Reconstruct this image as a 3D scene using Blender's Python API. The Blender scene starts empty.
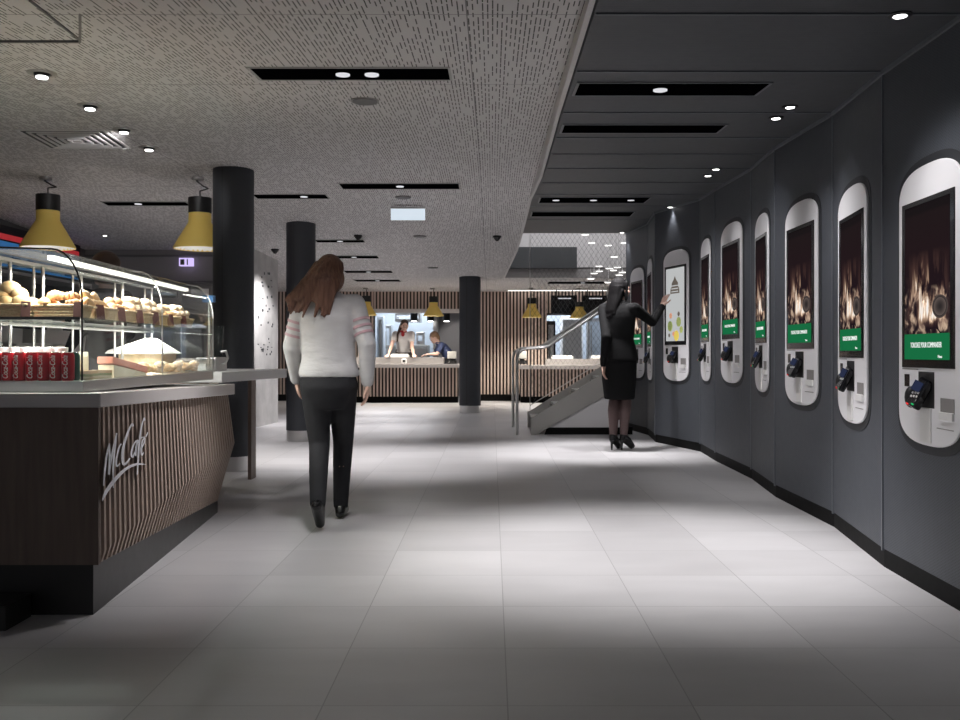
import bpy, bmesh, math, random
from mathutils import Matrix, Vector, Euler
random.seed(7)
PI = math.pi
S = bpy.context.scene
C = S.collection
FP, CX, CY, H = 930.0, 492.0, 352.0, 0.975      # focal length in px, vanishing point, eye height

def P(x, y, Y): return Vector(((x-CX)*Y/FP, Y, H-(y-CY)*Y/FP))
def FY(y): return FP*H/(y-CY)
def FL(x, y):
    Y = FY(y); return Vector(((x-CX)*Y/FP, Y, 0))
def XP(x, Y): return (x-CX)*Y/FP
def ZP(y, Y): return H-(y-CY)*Y/FP
def lerp(k, t):
    if t <= k[0][0]: return k[0][1]
    for (a, va), (b, vb) in zip(k, k[1:]):
        if t <= b: return va+(vb-va)*(t-a)/(b-a)
    return k[-1][1]

# ------------------------------------------------------------------ materials
MT = {}
def mat(name, col=(.5,.5,.5), rough=.5, metal=0, emit=None, es=1.0, spec=.5, noise=None, nscale=20, stretch=(1,1,1), bump=0, coat=0, sheen=0):
    m = bpy.data.materials.new(name); m.use_nodes = True; MT[name] = m
    nt = m.node_tree; N = nt.nodes; L = nt.links
    b = N['Principled BSDF']
    b.inputs['Base Color'].default_value = (*col, 1); b.inputs['Roughness'].default_value = rough
    b.inputs['Metallic'].default_value = metal; b.inputs['Specular IOR Level'].default_value = spec
    b.inputs['Coat Weight'].default_value = coat
    if emit: b.inputs['Emission Color'].default_value = (*emit, 1); b.inputs['Emission Strength'].default_value = es
    tc = N.new('ShaderNodeTexCoord'); mp = N.new('ShaderNodeMapping'); mp.inputs['Scale'].default_value = stretch
    nz = N.new('ShaderNodeTexNoise'); nz.inputs['Scale'].default_value = nscale; nz.inputs['Detail'].default_value = 4
    L.new(tc.outputs['Object'], mp.inputs[0]); L.new(mp.outputs[0], nz.inputs[0])
    if noise:
        r = N.new('ShaderNodeValToRGB'); r.color_ramp.elements[0].position = .3; r.color_ramp.elements[1].position = .7
        r.color_ramp.elements[0].color = (*noise, 1); r.color_ramp.elements[1].color = (*col, 1)
        L.new(nz.outputs[0], r.inputs[0]); L.new(r.outputs[0], b.inputs['Base Color'])
    else:
        mr = N.new('ShaderNodeMapRange'); mr.inputs[3].default_value = max(0, rough-.04); mr.inputs[4].default_value = min(1, rough+.04)
        L.new(nz.outputs[0], mr.inputs[0]); L.new(mr.outputs[0], b.inputs['Roughness'])
    if bump:
        bp = N.new('ShaderNodeBump'); bp.inputs['Strength'].default_value = bump; bp.inputs['Distance'].default_value = .01
        L.new(nz.outputs[0], bp.inputs['Height']); L.new(bp.outputs[0], b.inputs['Normal'])
    return m
class G:                                            # tiny node-graph helper
    def __init__(s, m): s.nt = m.node_tree; s.N = s.nt.nodes; s.L = s.nt.links
    def n(s, t, **k):
        x = s.N.new(t)
        for a, v in k.items(): setattr(x, a, v)
        return x
    def put(s, inp, v):
        if hasattr(v, 'links') or hasattr(v, 'is_linked'): s.L.new(v, inp)
        else: inp.default_value = v
    def m(s, op, a, b=None, c=None):
        x = s.n('ShaderNodeMath', operation=op); s.put(x.inputs[0], a)
        if b is not None: s.put(x.inputs[1], b)
        if c is not None: s.put(x.inputs[2], c)
        return x.outputs[0]
    def mix(s, f, a, b):
        x = s.n('ShaderNodeMix', data_type='RGBA'); s.put(x.inputs[0], f); s.put(x.inputs[6], a); s.put(x.inputs[7], b); return x.outputs[2]
    def ramp(s, f, els, interp='LINEAR'):
        x = s.n('ShaderNodeValToRGB'); r = x.color_ramp; r.interpolation = interp
        while len(r.elements) < len(els): r.elements.new(.5)
        for e, (p, c) in zip(r.elements, els): e.position = p; e.color = (*c, 1) if len(c) == 3 else c
        s.put(x.inputs[0], f); return x.outputs[0]
    def noise(s, vec, scale, detail=4, dist=0):
        x = s.n('ShaderNodeTexNoise'); x.inputs['Scale'].default_value = scale; x.inputs['Detail'].default_value = detail; x.inputs['Distortion'].default_value = dist
        s.put(x.inputs[0], vec); return x.outputs[0]
    def map(s, vec, sc=(1,1,1), loc=(0,0,0)):
        x = s.n('ShaderNodeMapping'); x.inputs['Scale'].default_value = sc; x.inputs['Location'].default_value = loc; s.put(x.inputs[0], vec); return x.outputs[0]
    def wn(s, vec):
        x = s.n('ShaderNodeTexWhiteNoise'); s.put(x.inputs[0], vec); return x.outputs[0]
    def comb(s, a, b, c=0.0):
        x = s.n('ShaderNodeCombineXYZ'); s.put(x.inputs[0], a); s.put(x.inputs[1], b); s.put(x.inputs[2], c); return x.outputs[0]

def floor_mat():
    m = mat('floor_tile', (.5,.49,.5), .38, spec=.4); g = G(m); b = g.N['Principled BSDF']
    tc = g.n('ShaderNodeTexCoord').outputs['Object']; sp = g.n('ShaderNodeSeparateXYZ'); g.L.new(tc, sp.inputs[0])
    u = g.m('DIVIDE', g.m('SUBTRACT', sp.outputs[0], .043), .51); v = g.m('DIVIDE', g.m('SUBTRACT', sp.outputs[1], 3.063), .5)
    def joint(t, w):
        f = g.m('FRACT', t); d = g.m('MINIMUM', f, g.m('SUBTRACT', 1.0, f)); return g.m('LESS_THAN', d, w)
    j = g.m('MAXIMUM', joint(u, .0038), joint(v, .0038))
    cell = g.wn(g.comb(g.m('FLOOR', u), g.m('FLOOR', v)))
    nz = g.noise(g.map(tc, (1, 3, 1)), 2.2, 6, .6)
    col = g.ramp(g.m('ADD', g.m('MULTIPLY', nz, .6), g.m('MULTIPLY', cell, .4)), [(.2, (.42,.41,.418)), (.8, (.53,.52,.528))])
    g.L.new(g.mix(j, col, (.30,.295,.30,1)), b.inputs['Base Color'])
    g.L.new(g.m('ADD', .33, g.m('MULTIPLY', nz, .16)), b.inputs['Roughness'])
    return m
def perf_ceiling_mat():
    m = mat('perforated_ceiling', (.5,.5,.5), .8); g = G(m); b = g.N['Principled BSDF']
    tc = g.n('ShaderNodeTexCoord').outputs['Object']; sp = g.n('ShaderNodeSeparateXYZ'); g.L.new(tc, sp.inputs[0])
    u = g.m('DIVIDE', sp.outputs[0], .019); cu = g.m('FLOOR', u); fu = g.m('FRACT', u)
    rnd = g.wn(g.comb(cu, 3.3))
    v = g.m('ADD', g.m('DIVIDE', sp.outputs[1], .11), g.m('MULTIPLY', rnd, 11.0)); cv = g.m('FLOOR', v); fv = g.m('FRACT', v)
    r2 = g.wn(g.comb(cu, cv))
    on = g.m('MULTIPLY', g.m('LESS_THAN', fu, .27), g.m('LESS_THAN', fv, g.m('ADD', .5, g.m('MULTIPLY', r2, .45))))
    on = g.m('MULTIPLY', on, g.m('GREATER_THAN', g.wn(g.comb(cv, cu)), .18))
    fy = g.m('FRACT', g.m('DIVIDE', sp.outputs[1], 1.2)); jn = g.m('LESS_THAN', fy, .005)
    fx = g.m('FRACT', g.m('DIVIDE', g.m('ADD', sp.outputs[0], .1), 2.4)); jn = g.m('MAXIMUM', jn, g.m('LESS_THAN', fx, .002))
    c = g.mix(on, (.56,.54,.535,1), (.07,.066,.065,1)); c = g.mix(jn, c, (.2,.19,.19,1))
    g.L.new(c, b.inputs['Base Color']); return m
def dark_perf(name, base, dot, p=.012):
    m = mat(name, base, .5, spec=.35); g = G(m); b = g.N['Principled BSDF']
    tc = g.n('ShaderNodeTexCoord').outputs['Object']; sp = g.n('ShaderNodeSeparateXYZ'); g.L.new(tc, sp.inputs[0])
    a = g.m('FRACT', g.m('DIVIDE', g.m('ADD', sp.outputs[0], sp.outputs[1]), p)); z = g.m('FRACT', g.m('DIVIDE', g.m('ADD', sp.outputs[2], g.m('MULTIPLY', sp.outputs[1], .5)), p))
    d = g.m('ADD', g.m('POWER', g.m('SUBTRACT', a, .5), 2.0), g.m('POWER', g.m('SUBTRACT', z, .5), 2.0))
    nz = g.noise(tc, 3, 3)
    c = g.mix(g.m('LESS_THAN', d, .07), g.ramp(nz, [(.3, tuple(x*.9 for x in base)), (.7, base)]), (*dot, 1))
    g.L.new(c, b.inputs['Base Color']); return m
def wood_mat(name, c1, c2, sx=30, vertical=True):
    m = mat(name, c1, .5, spec=.3); g = G(m); b = g.N['Principled BSDF']
    tc = g.n('ShaderNodeTexCoord').outputs['Object']
    nz = g.noise(g.map(tc, (sx, sx, 1.2) if vertical else (1.2, sx, sx)), 3, 6, .4)
    g.L.new(g.ramp(nz, [(.3, c2), (.7, c1)]), b.inputs['Base Color']); return m
def glass_mat(name, tint=(.97,.99,.98), ior=1.45, mult=1.0, rough=.02):
    m = bpy.data.materials.new(name); m.use_nodes = True; MT[name] = m; g = G(m); g.N.clear()
    o = g.n('ShaderNodeOutputMaterial'); t = g.n('ShaderNodeBsdfTransparent'); t.inputs[0].default_value = (*tint, 1)
    gl = g.n('ShaderNodeBsdfGlossy'); gl.inputs['Roughness'].default_value = rough
    ge = g.n('ShaderNodeNewGeometry'); dt = g.n('ShaderNodeVectorMath', operation='DOT_PRODUCT'); g.L.new(ge.outputs['Normal'], dt.inputs[0]); g.L.new(ge.outputs['Incoming'], dt.inputs[1])
    c_ = g.m('ABSOLUTE', dt.outputs['Value']); fr = g.m('ADD', .03, g.m('MULTIPLY', .9, g.m('POWER', g.m('SUBTRACT', 1.0, c_), 5.0)))
    mx = g.n('ShaderNodeMixShader'); g.L.new(g.m('MULTIPLY', fr, mult), mx.inputs[0]); g.L.new(t.outputs[0], mx.inputs[1]); g.L.new(gl.outputs[0], mx.inputs[2])
    g.L.new(mx.outputs[0], o.inputs[0]); return m
def emis(name, col, s):
    m = bpy.data.materials.new(name); m.use_nodes = True; MT[name] = m; g = G(m); g.N.clear()
    o = g.n('ShaderNodeOutputMaterial'); e = g.n('ShaderNodeEmission'); e.inputs[0].default_value = (*col, 1); e.inputs[1].default_value = s
    g.L.new(e.outputs[0], o.inputs[0]); return m
def fire_mat():
    m = emis('fireplace_picture', (0,0,0), .9); g = G(m); e = [n for n in g.N if n.type == 'EMISSION'][0]
    tc = g.n('ShaderNodeTexCoord').outputs['UV']; sp = g.n('ShaderNodeSeparateXYZ'); g.L.new(tc, sp.inputs[0]); u, v = sp.outputs[0], sp.outputs[1]
    fl = g.noise(g.map(tc, (5.5, 2.2, 1), (3.1, .4, 0)), 1.6, 5, 1.0)
    cen = g.m('SUBTRACT', 1.0, g.m('POWER', g.m('MULTIPLY', g.m('ABSOLUTE', g.m('SUBTRACT', u, .52)), 2.0), 2.0))
    hm = g.ramp(v, [(.2, (0,0,0)), (.27, (.9,)*3), (.4, (1,)*3), (.5, (.62,)*3), (.70, (0,0,0))])
    f = g.m('MULTIPLY', g.m('MULTIPLY', g.m('SUBTRACT', fl, .41), 5.0), g.m('MULTIPLY', hm, cen))
    fc = g.ramp(f, [(0, (0,0,0)), (.3, (.05,.025,.018)), (.6, (.45,.30,.20)), (.85, (1,.84,.68)), (1, (1,.96,.92))])
    lg = g.noise(g.map(tc, (6, 9, 1)), 1.3, 3, .5)
    lm = g.ramp(v, [(.17, (1,)*3), (.42, (1,)*3), (.47, (0,)*3)])
    lc = g.ramp(lg, [(.42, (.008,.006,.008)), (.52, (.05,.035,.03)), (.60, (.32,.22,.16)), (.75, (.8,.6,.42))])
    vo = g.n('ShaderNodeTexVoronoi'); vo.inputs['Scale'].default_value = 1.0; g.L.new(g.map(tc, (5, 8, 1)), vo.inputs[0])
    bk = g.mix(g.m('MULTIPLY', lm, g.m('LESS_THAN', vo.outputs['Distance'], .75)), (.008,.005,.006,1), lc)
    dk = g.ramp(v, [(.45, (.008,.004,.006)), (.65, (.010,.005,.006)), (.93, (.009,.006,.006)), (.95, (.004,.004,.004))])
    a = g.n('ShaderNodeMix', data_type='RGBA', blend_type='ADD'); a.inputs[0].default_value = 1; g.L.new(bk, a.inputs[6]); g.L.new(fc, a.inputs[7])
    a2 = g.n('ShaderNodeMix', data_type='RGBA', blend_type='ADD'); a2.inputs[0].default_value = 1; g.L.new(a.outputs[2], a2.inputs[6]); g.L.new(dk, a2.inputs[7])
    # the round log end at the right of the picture
    d = g.m('ADD', g.m('POWER', g.m('MULTIPLY', g.m('SUBTRACT', u, .80), 1.0), 2.0), g.m('POWER', g.m('MULTIPLY', g.m('SUBTRACT', v, .33), 2.3), 2.0))
    lgc = g.ramp(g.m('FRACT', g.m('MULTIPLY', d, 60.0)), [(0, (.03,.025,.025)), (1, (.13,.10,.09))])
    g.L.new(g.mix(g.m('LESS_THAN', d, .028), a2.outputs[2], lgc), e.inputs[0]); return m

floor_mat(); perf_ceiling_mat(); fire_mat()
dark_perf('wall_perf', (.078,.086,.100), (.045,.049,.057)); dark_perf('dark_ceiling', (.072,.076,.084), (.045,.048,.054))
mat('wall_seam', (.13,.14,.155), .4); mat('recess_shade', (.022,.024,.028), .6); mat('baseboard', (.004,.004,.004), .6, spec=.12); mat('edge_trim', (.55,.53,.52), .5)
mat('column', (.034,.037,.044), .55); mat('box_dark', (.05,.053,.056), .6); mat('steel', (.60,.59,.58), .3, 1, nscale=6, stretch=(1,1,6)); mat('steel_dark', (.36,.35,.33), .42, .6)
mat('pale_wall', (.62,.60,.60), .8, noise=(.58,.56,.56)); mat('pale_grey', (.62,.61,.62), .6); mat('grey_wall', (.26,.245,.24), .7); mat('grey_wall_dark', (.15,.145,.145), .7)
mat('concrete', (.50,.49,.48), .75, noise=(.38,.37,.365), nscale=5, bump=.15); mat('black', (.01,.01,.011), .5); mat('black_satin', (.0015,.0015,.002), .8, spec=0); mat('black_gloss', (.008,.008,.01), .12)
wood_mat('slat_wood', (.66,.53,.46), (.52,.41,.35)); wood_mat('panel_wood', (.20,.150,.125), (.155,.115,.095), 14); wood_mat('counter_slat', (.50,.40,.34), (.40,.31,.26))
mat('dark_backing', (.035,.026,.022), .7); mat('kick', (.022,.020,.019), .35); mat('worktop', (.62,.58,.57), .35); mat('white_plastic', (.8,.79,.78), .35)
mat('logo_white', (.85,.84,.88), .35); mat('yellow', (.86,.62,.15), .55); mat('casing', (.84,.83,.85), .4, 0, nscale=40)
mat('red_can', (.50,.012,.025), .3, .2); mat('silver', (.7,.7,.7), .25, 1); mat('green_can', (.03,.10,.07), .3); mat('cream', (.78,.70,.52), .6)
mat('crust', (.62,.36,.15), .6, noise=(.80,.60,.36), nscale=30); mat('crust_dark', (.40,.19,.08), .6, noise=(.62,.36,.18), nscale=30); mat('muffin', (.66,.45,.26), .7, noise=(.82,.72,.58), nscale=40)
mat('wicker', (.42,.30,.17), .7, noise=(.60,.47,.30), nscale=120, stretch=(1,1,3), bump=.5); mat('brown_card', (.10,.035,.03), .5); mat('salmon', (.75,.30,.22), .6)
mat('skin', (.66,.43,.35), .5); mat('skin_dark_stocking', (.085,.052,.050), .6); mat('hair_auburn', (.085,.035,.022), .55, noise=(.20,.10,.065), nscale=14, stretch=(5,5,.6), bump=.4)
mat('hair_black', (.004,.0035,.004), .7, spec=.12, nscale=14, stretch=(5,5,.5), bump=.3); mat('hair_brown', (.06,.03,.02), .45); mat('hair_light', (.32,.19,.11), .5)
mat('sweater', (.58,.57,.58), .9, spec=.2, noise=(.49,.48,.49), nscale=7, stretch=(1,1,2.5), bump=.9); mat('pink_stripe', (.50,.33,.36), .85); mat('trousers', (.024,.024,.027), .9, spec=.2, nscale=9, bump=.8)
mat('suit', (.007,.007,.0075), .9, spec=.15, nscale=60, bump=.15); mat('shoe', (.008,.008,.009), .25); mat('white_blouse', (.75,.72,.72), .7); mat('red_cloth', (.45,.03,.04), .7)
mat('navy_cloth', (.04,.055,.13), .8); mat('apron', (.045,.035,.033), .8); mat('lips', (.45,.12,.11), .5); mat('eye_dark', (.02,.015,.012), .3)
mat('menu_red', (.55,.03,.04), .5, emit=(.7,.05,.06), es=.35); mat('menu_yellow', (.7,.55,.25), .5, emit=(.8,.65,.3), es=.4); mat('menu_blue', (.03,.18,.5), .5, emit=(.05,.25,.6), es=.3); mat('menu_green', (.2,.4,.1), .5, emit=(.25,.45,.12), es=.4)
mat('salad', (.30,.42,.12), .6, noise=(.55,.5,.15), nscale=60, emit=(.35,.45,.15), es=.4); mat('drawn_yellow', (.8,.6,.1), .6, emit=(.8,.62,.12), es=.5); mat('drawn_brown', (.2,.17,.14), .6, emit=(.2,.17,.14), es=.4); mat('drawn_orange', (.8,.35,.2), .6, emit=(.8,.4,.25), es=.5)
mat('blue_plastic', (.12,.30,.62), .4); mat('wire', (.06,.06,.06), .4, .3); mat('kitchen_wall', (.55,.60,.66), .4); mat('paper', (.66,.60,.52), .8)
emis('screen_pale', (.78,.80,.80), .62); emis('green_banner', (.010,.155,.055), .95); emis('text_glow', (.85,.92,.88), 1.0); emis('green_small', (.02,.5,.15), 1.0); emis('red_small', (.8,.05,.05), 1.0); emis('blue_small', (.15,.2,.45), .14)
emis('lamp', (1,.98,.95), 9); emis('lamp_soft', (1,.97,.94), 2.6); emis('glint', (.95,.95,1), .75); emis('strip_light', (1,.96,.88), 2.5); emis('sign_glow', (.80,.90,1), .85); emis('exit_glow', (.55,.45,.8), 1.3); emis('kitchen_lamp', (.85,.92,1), 7); emis('line_white', (.8,.8,.85), .8)
glass_mat('glass', mult=.75); glass_mat('glass_shelf', (.90,.96,.93), 1.45, 1.0)
M = MT

# ------------------------------------------------------------------ geometry helpers
W = {}
def tag(o, label=None, cat=None, group=None, kind=None):
    if label: o['label'] = label
    if cat: o['category'] = cat
    if group: o['group'] = group
    if kind: o['kind'] = kind
    return o
def thing(name, label, cat, loc=(0,0,0), rz=0, group=None, sc=1.0):
    o = bpy.data.objects.new(name, None); C.objects.link(o); o.location = loc; o.rotation_euler = (0,0,rz); o.scale = (sc,)*3
    o.empty_display_size = .1
    W[o.name] = Matrix.Translation(loc) @ Matrix.Rotation(rz, 4, 'Z') @ Matrix.Scale(sc, 4)
    return tag(o, label, cat, group)
class MB:
    def __init__(s): s.bm = bmesh.new()
    def _x(s, vs, M4):
        for v in vs: v.co = M4 @ v.co
    def box(s, c, d, rz=0, M4=None):
        r = bmesh.ops.create_cube(s.bm, size=1); T = Matrix.Translation(c) @ Matrix.Rotation(rz, 4, 'Z')
        if M4 is not None: T = Matrix.Translation(c) @ M4
        s._x(r['verts'], T @ Matrix.Diagonal((*d, 1))); return s
    def b2(s, x0, x1, y0, y1, z0, z1): return s.box(((x0+x1)/2, (y0+y1)/2, (z0+z1)/2), (abs(x1-x0), abs(y1-y0), abs(z1-z0)))
    def cyl(s, a, b, r0, r1=None, n=16, caps=True):
        a = Vector(a); b = Vector(b); r1 = r0 if r1 is None else r1; d = b-a
        if d.length < 1e-6: return s
        r = bmesh.ops.create_cone(s.bm, cap_ends=caps, segments=n, radius1=r0, radius2=r1, depth=d.length)
        s._x(r['verts'], Matrix.Translation((a+b)/2) @ d.to_track_quat('Z', 'Y').to_matrix().to_4x4()); return s
    def sph(s, c, r, n=12, rot=None, ico=False):
        r3 = (r, r, r) if not hasattr(r, '__len__') else r
        q = bmesh.ops.create_icosphere(s.bm, subdivisions=2, radius=1) if ico else bmesh.ops.create_uvsphere(s.bm, u_segments=n, v_segments=max(6, n//2+2), radius=1)
        T = Matrix.Translation(c)
        if rot is not None: T = T @ (rot.to_matrix().to_4x4() if isinstance(rot, Euler) else rot)
        s._x(q['verts'], T @ Matrix.Diagonal((*r3, 1))); return s
    def cap(s, a, b, r0, r1=None, n=12):
        r1 = r0 if r1 is None else r1; s.cyl(a, b, r0, r1, n); s.sph(a, r0, n); s.sph(b, r1, n); return s
    def tube(s, pts, r, n=8):
        for a, b in zip(pts, pts[1:]): s.cyl(a, b, r, r, n)
        for p in pts[1:-1]: s.sph(p, r, n)
        return s
    def loft(s, rings, n=20, cap=True):             # rings: (center, rx, ry[, rz])
        R = []
        for q in rings:
            c, rx, ry = Vector(q[0]), q[1], q[2]; rz = q[3] if len(q) > 3 else 0
            R.append([s.bm.verts.new(c + Matrix.Rotation(rz, 3, 'Z') @ Vector((rx*math.cos(t*2*PI/n), ry*math.sin(t*2*PI/n), 0))) for t in range(n)])
        for a, b in zip(R, R[1:]):
            for i in range(n): s.bm.faces.new((a[i], a[(i+1)%n], b[(i+1)%n], b[i]))
        if cap: s.bm.faces.new(R[0][::-1]); s.bm.faces.new(R[-1])
        return s
    def lathe(s, prof, c=(0,0,0), n=32):            # open profile (r, z)
        R = []
        for r, z in prof: R.append([s.bm.verts.new((c[0]+r*math.cos(t*2*PI/n), c[1]+r*math.sin(t*2*PI/n), c[2]+z)) for t in range(n)])
        for a, b in zip(R, R[1:]):
            for i in range(n): s.bm.faces.new((a[i], a[(i+1)%n], b[(i+1)%n], b[i]))
        return s
    def prism(s, pts, vec):                         # polygon swept along vec
        vec = Vector(vec); a = [s.bm.verts.new(p) for p in pts]; b = [s.bm.verts.new(Vector(p)+vec) for p in pts]; n = len(pts)
        s.bm.faces.new(a[::-1]); s.bm.faces.new(b)
        for i in range(n): s.bm.faces.new((a[i], a[(i+1)%n], b[(i+1)%n], b[i]))
        return s
    def hexa(s, a, b):                              # two quads joined
        a = [s.bm.verts.new(p) for p in a]; b = [s.bm.verts.new(p) for p in b]; s.bm.faces.new(a[::-1]); s.bm.faces.new(b)
        for i in range(4): s.bm.faces.new((a[i], a[(i+1)%4], b[(i+1)%4], b[i]))
        return s
    def quad(s, p): s.bm.faces.new([s.bm.verts.new(q) for q in p]); return s
    def build(s, name, m, parent=None, local=False, smooth=False, bevel=0, uv=None):
        bmesh.ops.recalc_face_normals(s.bm, faces=s.bm.faces)
        me = bpy.data.meshes.new(name); s.bm.to_mesh(me); s.bm.free()
        if parent is not None and not local: me.transform(W[parent.name].inverted())
        if smooth:
            for p in me.polygons: p.use_smooth = True
        if uv:
            l = me.uv_layers.new()
            for p in me.polygons:
                for li in p.loop_indices: l.data[li].uv = uv(me.vertices[me.loops[li].vertex_index].co)
        me.materials.append(M[m] if isinstance(m, str) else m)
        o = bpy.data.objects.new(name, me); C.objects.link(o)
        if parent is not None: o.parent = parent
        W[o.name] = W[parent.name] if parent is not None else Matrix()
        if smooth: md = o.modifiers.new('es', 'EDGE_SPLIT'); md.split_angle = math.radians(40)
        if bevel: md = o.modifiers.new('bv', 'BEVEL'); md.width = bevel; md.segments = 2; md.limit_method = 'ANGLE'
        return o
def struct(o): o['kind'] = 'structure'; return o
def blob(mb, name, m, parent, vox=.008, it=4, local=True):   # union of closed shapes into one continuous skin
    o = mb.build(name, m, parent, local=local)
    r = o.modifiers.new('r', 'REMESH'); r.mode = 'VOXEL'; r.voxel_size = vox
    k = o.modifiers.new('s', 'SMOOTH'); k.factor = .5; k.iterations = it
    dg = bpy.context.evaluated_depsgraph_get(); dg.update()
    me = bpy.data.meshes.new_from_object(o.evaluated_get(dg)); o.modifiers.clear(); old = o.data; o.data = me; bpy.data.meshes.remove(old)
    for p in me.polygons: p.use_smooth = True
    return o
def text(body, size, m, mat4, name, parent, extrude=.001, align='CENTER', shear=0, sx=1, local=True, fit=None):
    cu = bpy.data.curves.new('t', 'FONT'); cu.body = body; cu.size = size; cu.extrude = extrude; cu.align_x = align; cu.align_y = 'CENTER'; cu.shear = shear
    t = bpy.data.objects.new('t', cu); C.objects.link(t)
    dg = bpy.context.evaluated_depsgraph_get(); dg.update(); me = bpy.data.meshes.new_from_object(t.evaluated_get(dg))
    bpy.data.objects.remove(t); bpy.data.curves.remove(cu)
    if fit: xs = [v.co.x for v in me.vertices]; sx = fit/(max(xs)-min(xs))
    me.transform(Matrix.Diagonal((sx, 1, 1, 1))); me.transform(mat4); me.materials.clear(); me.materials.append(M[m])
    if parent is not None and not local: me.transform(W[parent.name].inverted())
    o = bpy.data.objects.new(name, me); C.objects.link(o); o.parent = parent; W[o.name] = W[parent.name] if parent else Matrix(); return o
def copy_tree(o, loc=None, rz=None):
    c = o.copy(); C.objects.link(c)
    if loc is not None: c.location = loc
    if rz is not None: c.rotation_euler = (0,0,rz)
    for ch in list(o.children):
        d = ch.copy(); C.objects.link(d); d.parent = c
        for g in list(ch.children): e = g.copy(); C.objects.link(e); e.parent = d
    return c
def spot(loc, to, power, ang=70, blend=.6, size=.06, col=(1,.975,.985)):
    l = bpy.data.lights.new('spot', 'SPOT'); l.energy = power; l.spot_size = math.radians(ang); l.spot_blend = blend; l.shadow_soft_size = size; l.color = col
    o = bpy.data.objects.new('spot_light', l); C.objects.link(o); o.location = loc
    o.rotation_euler = (Vector(to)-Vector(loc)).to_track_quat('-Z', 'Y').to_euler(); return o
def area(loc, to, power, sx, sy, col=(1,1,1)):
    l = bpy.data.lights.new('area', 'AREA'); l.energy = power; l.shape = 'RECTANGLE'; l.size = sx; l.size_y = sy; l.color = col
    o = bpy.data.objects.new('area_light', l); C.objects.link(o); o.location = loc
    o.rotation_euler = (Vector(to)-Vector(loc)).to_track_quat('-Z', 'Y').to_euler(); return o

# ------------------------------------------------------------------ ceiling shapes
KW = [(0,2.22),(3.4,2.27),(4.22,2.32),(5.18,2.38),(6.25,2.44),(7.56,2.485),(9,2.46),(10.1,2.39),(12.5,2.27),(15.0,2.17),(18.6,2.2),(23,2.2)]
KD = [(0,2.18),(3.4,2.23),(4.22,2.25),(5.18,2.31),(6.25,2.35),(7.14,2.385),(8.32,2.43),(9.1,2.475),(10.07,2.49),(11.8,2.485)]
KE = [(0,.34),(4.2,.345),(7.5,.385),(11.8,.32),(15,.18)]
zw = lambda Y: lerp(KW, Y)
zd = lambda Y: lerp(KD, Y)
xe = lambda Y: lerp(KE, Y)
def oncl(px, py, zf, drop=0):
    Y = 2.5
    while Y < 19:
        if H+(CY-py)*Y/FP >= zf(Y)-drop: break
        Y += .01
    return Vector((XP(px, Y), Y, zf(Y)-drop))

def slab(name, xf0, xf1, zf, ys, m, th=.04):
    mb = MB(); bm = mb.bm; R = []
    for Y in ys: R.append([bm.verts.new((xf0(Y), Y, zf(Y))), bm.verts.new((xf1(Y), Y, zf(Y))), bm.verts.new((xf1(Y), Y, zf(Y)+th)), bm.verts.new((xf0(Y), Y, zf(Y)+th))])
    for a, b in zip(R, R[1:]):
        for i in range(4): bm.faces.new((a[i], a[(i+1)%4], b[(i+1)%4], b[i]))
    bm.faces.new(R[0][::-1]); bm.faces.new(R[-1])
    return struct(mb.build(name, m))

# ------------------------------------------------------------------ setting
struct(MB().b2(-7, 4.5, -1.5, 24, -.1, 0).build('floor', 'floor_tile'))
ys = [-1.5, 0, 1, 2, 3, 3.4, 4.22, 5.18, 6.25, 7, 7.56, 8.3, 9, 9.6, 10.1, 11, 12, 12.5, 13.5, 14.2, 15]
slab('ceiling', lambda Y: -5.3, xe, zw, ys, 'perforated_ceiling')
slab('ceiling', lambda Y: -5.3, lambda Y: 2.6, zw, [15, 16, 17, 18.6], 'perforated_ceiling')
yd = [-1.5, 0, 1, 2, 3, 3.4, 4.22, 5.18, 6.25, 7.14, 8.32, 9.1, 10.07, 11, 11.8]
slab('ceiling', lambda Y: xe(Y)+.035, lambda Y: 2.35, zd, yd, 'dark_ceiling')
slab('trim_1', lambda Y: xe(Y), lambda Y: xe(Y)+.022, lambda Y: min(zw(Y), zd(Y) if Y < 11.8 else 9)-.012, ys, 'edge_trim', .30)
# seams of the dark ceiling
n = 2
for Y in [3.45, 4.22, 5.18, 5.9, 6.5, 7.14, 7.9, 8.7, 9.6, 10.6]:
    struct(MB().b2(xe(Y)+.04, 2.1, Y-.005, Y+.005, zd(Y)-.006, zd(Y)+.01).build('trim_%d' % n, 'wall_seam')); n += 1

WV = [(1.72,-1.5),(1.745,3.2),(1.774,4.22),(1.90,5.18),(1.902,6.25),(1.99,7.14),(1.995,8.32),(2.035,9.1),(1.765,10.07),(1.828,10.9),(1.70,11.8)]
WV[1] = (1.745, 3.2)
def wall_poly(off): return [(x+off, y) for x, y in WV]
mb = MB(); bm = mb.bm; R = []
for x, y in WV:
    t = zd(y)+.03
    R.append([bm.verts.new((x, y, .085)), bm.verts.new((x, y, t)), bm.verts.new((x+.12, y, t)), bm.verts.new((x+.12, y, .085))])
for a, b in zip(R, R[1:]):
    for i in range(4): bm.faces.new((a[i], a[(i+1)%4], b[(i+1)%4], b[i]))
bm.faces.new(R[0]); bm.faces.new(R[-1][::-1])
struct(mb.build('wall_right', 'wall_perf'))
mb = MB()
for (x0, y0), (x1, y1) in zip(WV, WV[1:]):
    mb.prism([(x0+.006, y0, 0), (x1+.006, y1, 0), (x1+.12, y1, 0), (x0+.12, y0, 0)], (0,0,.09))
struct(mb.build('baseboard_right', 'baseboard'))
for (x, y) in WV[2:-1]:
    struct(MB().b2(x-.006, x+.006, y-.005, y+.005, .075, zd(y)).build('trim_%d' % n, 'wall_seam')); n += 1
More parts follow.
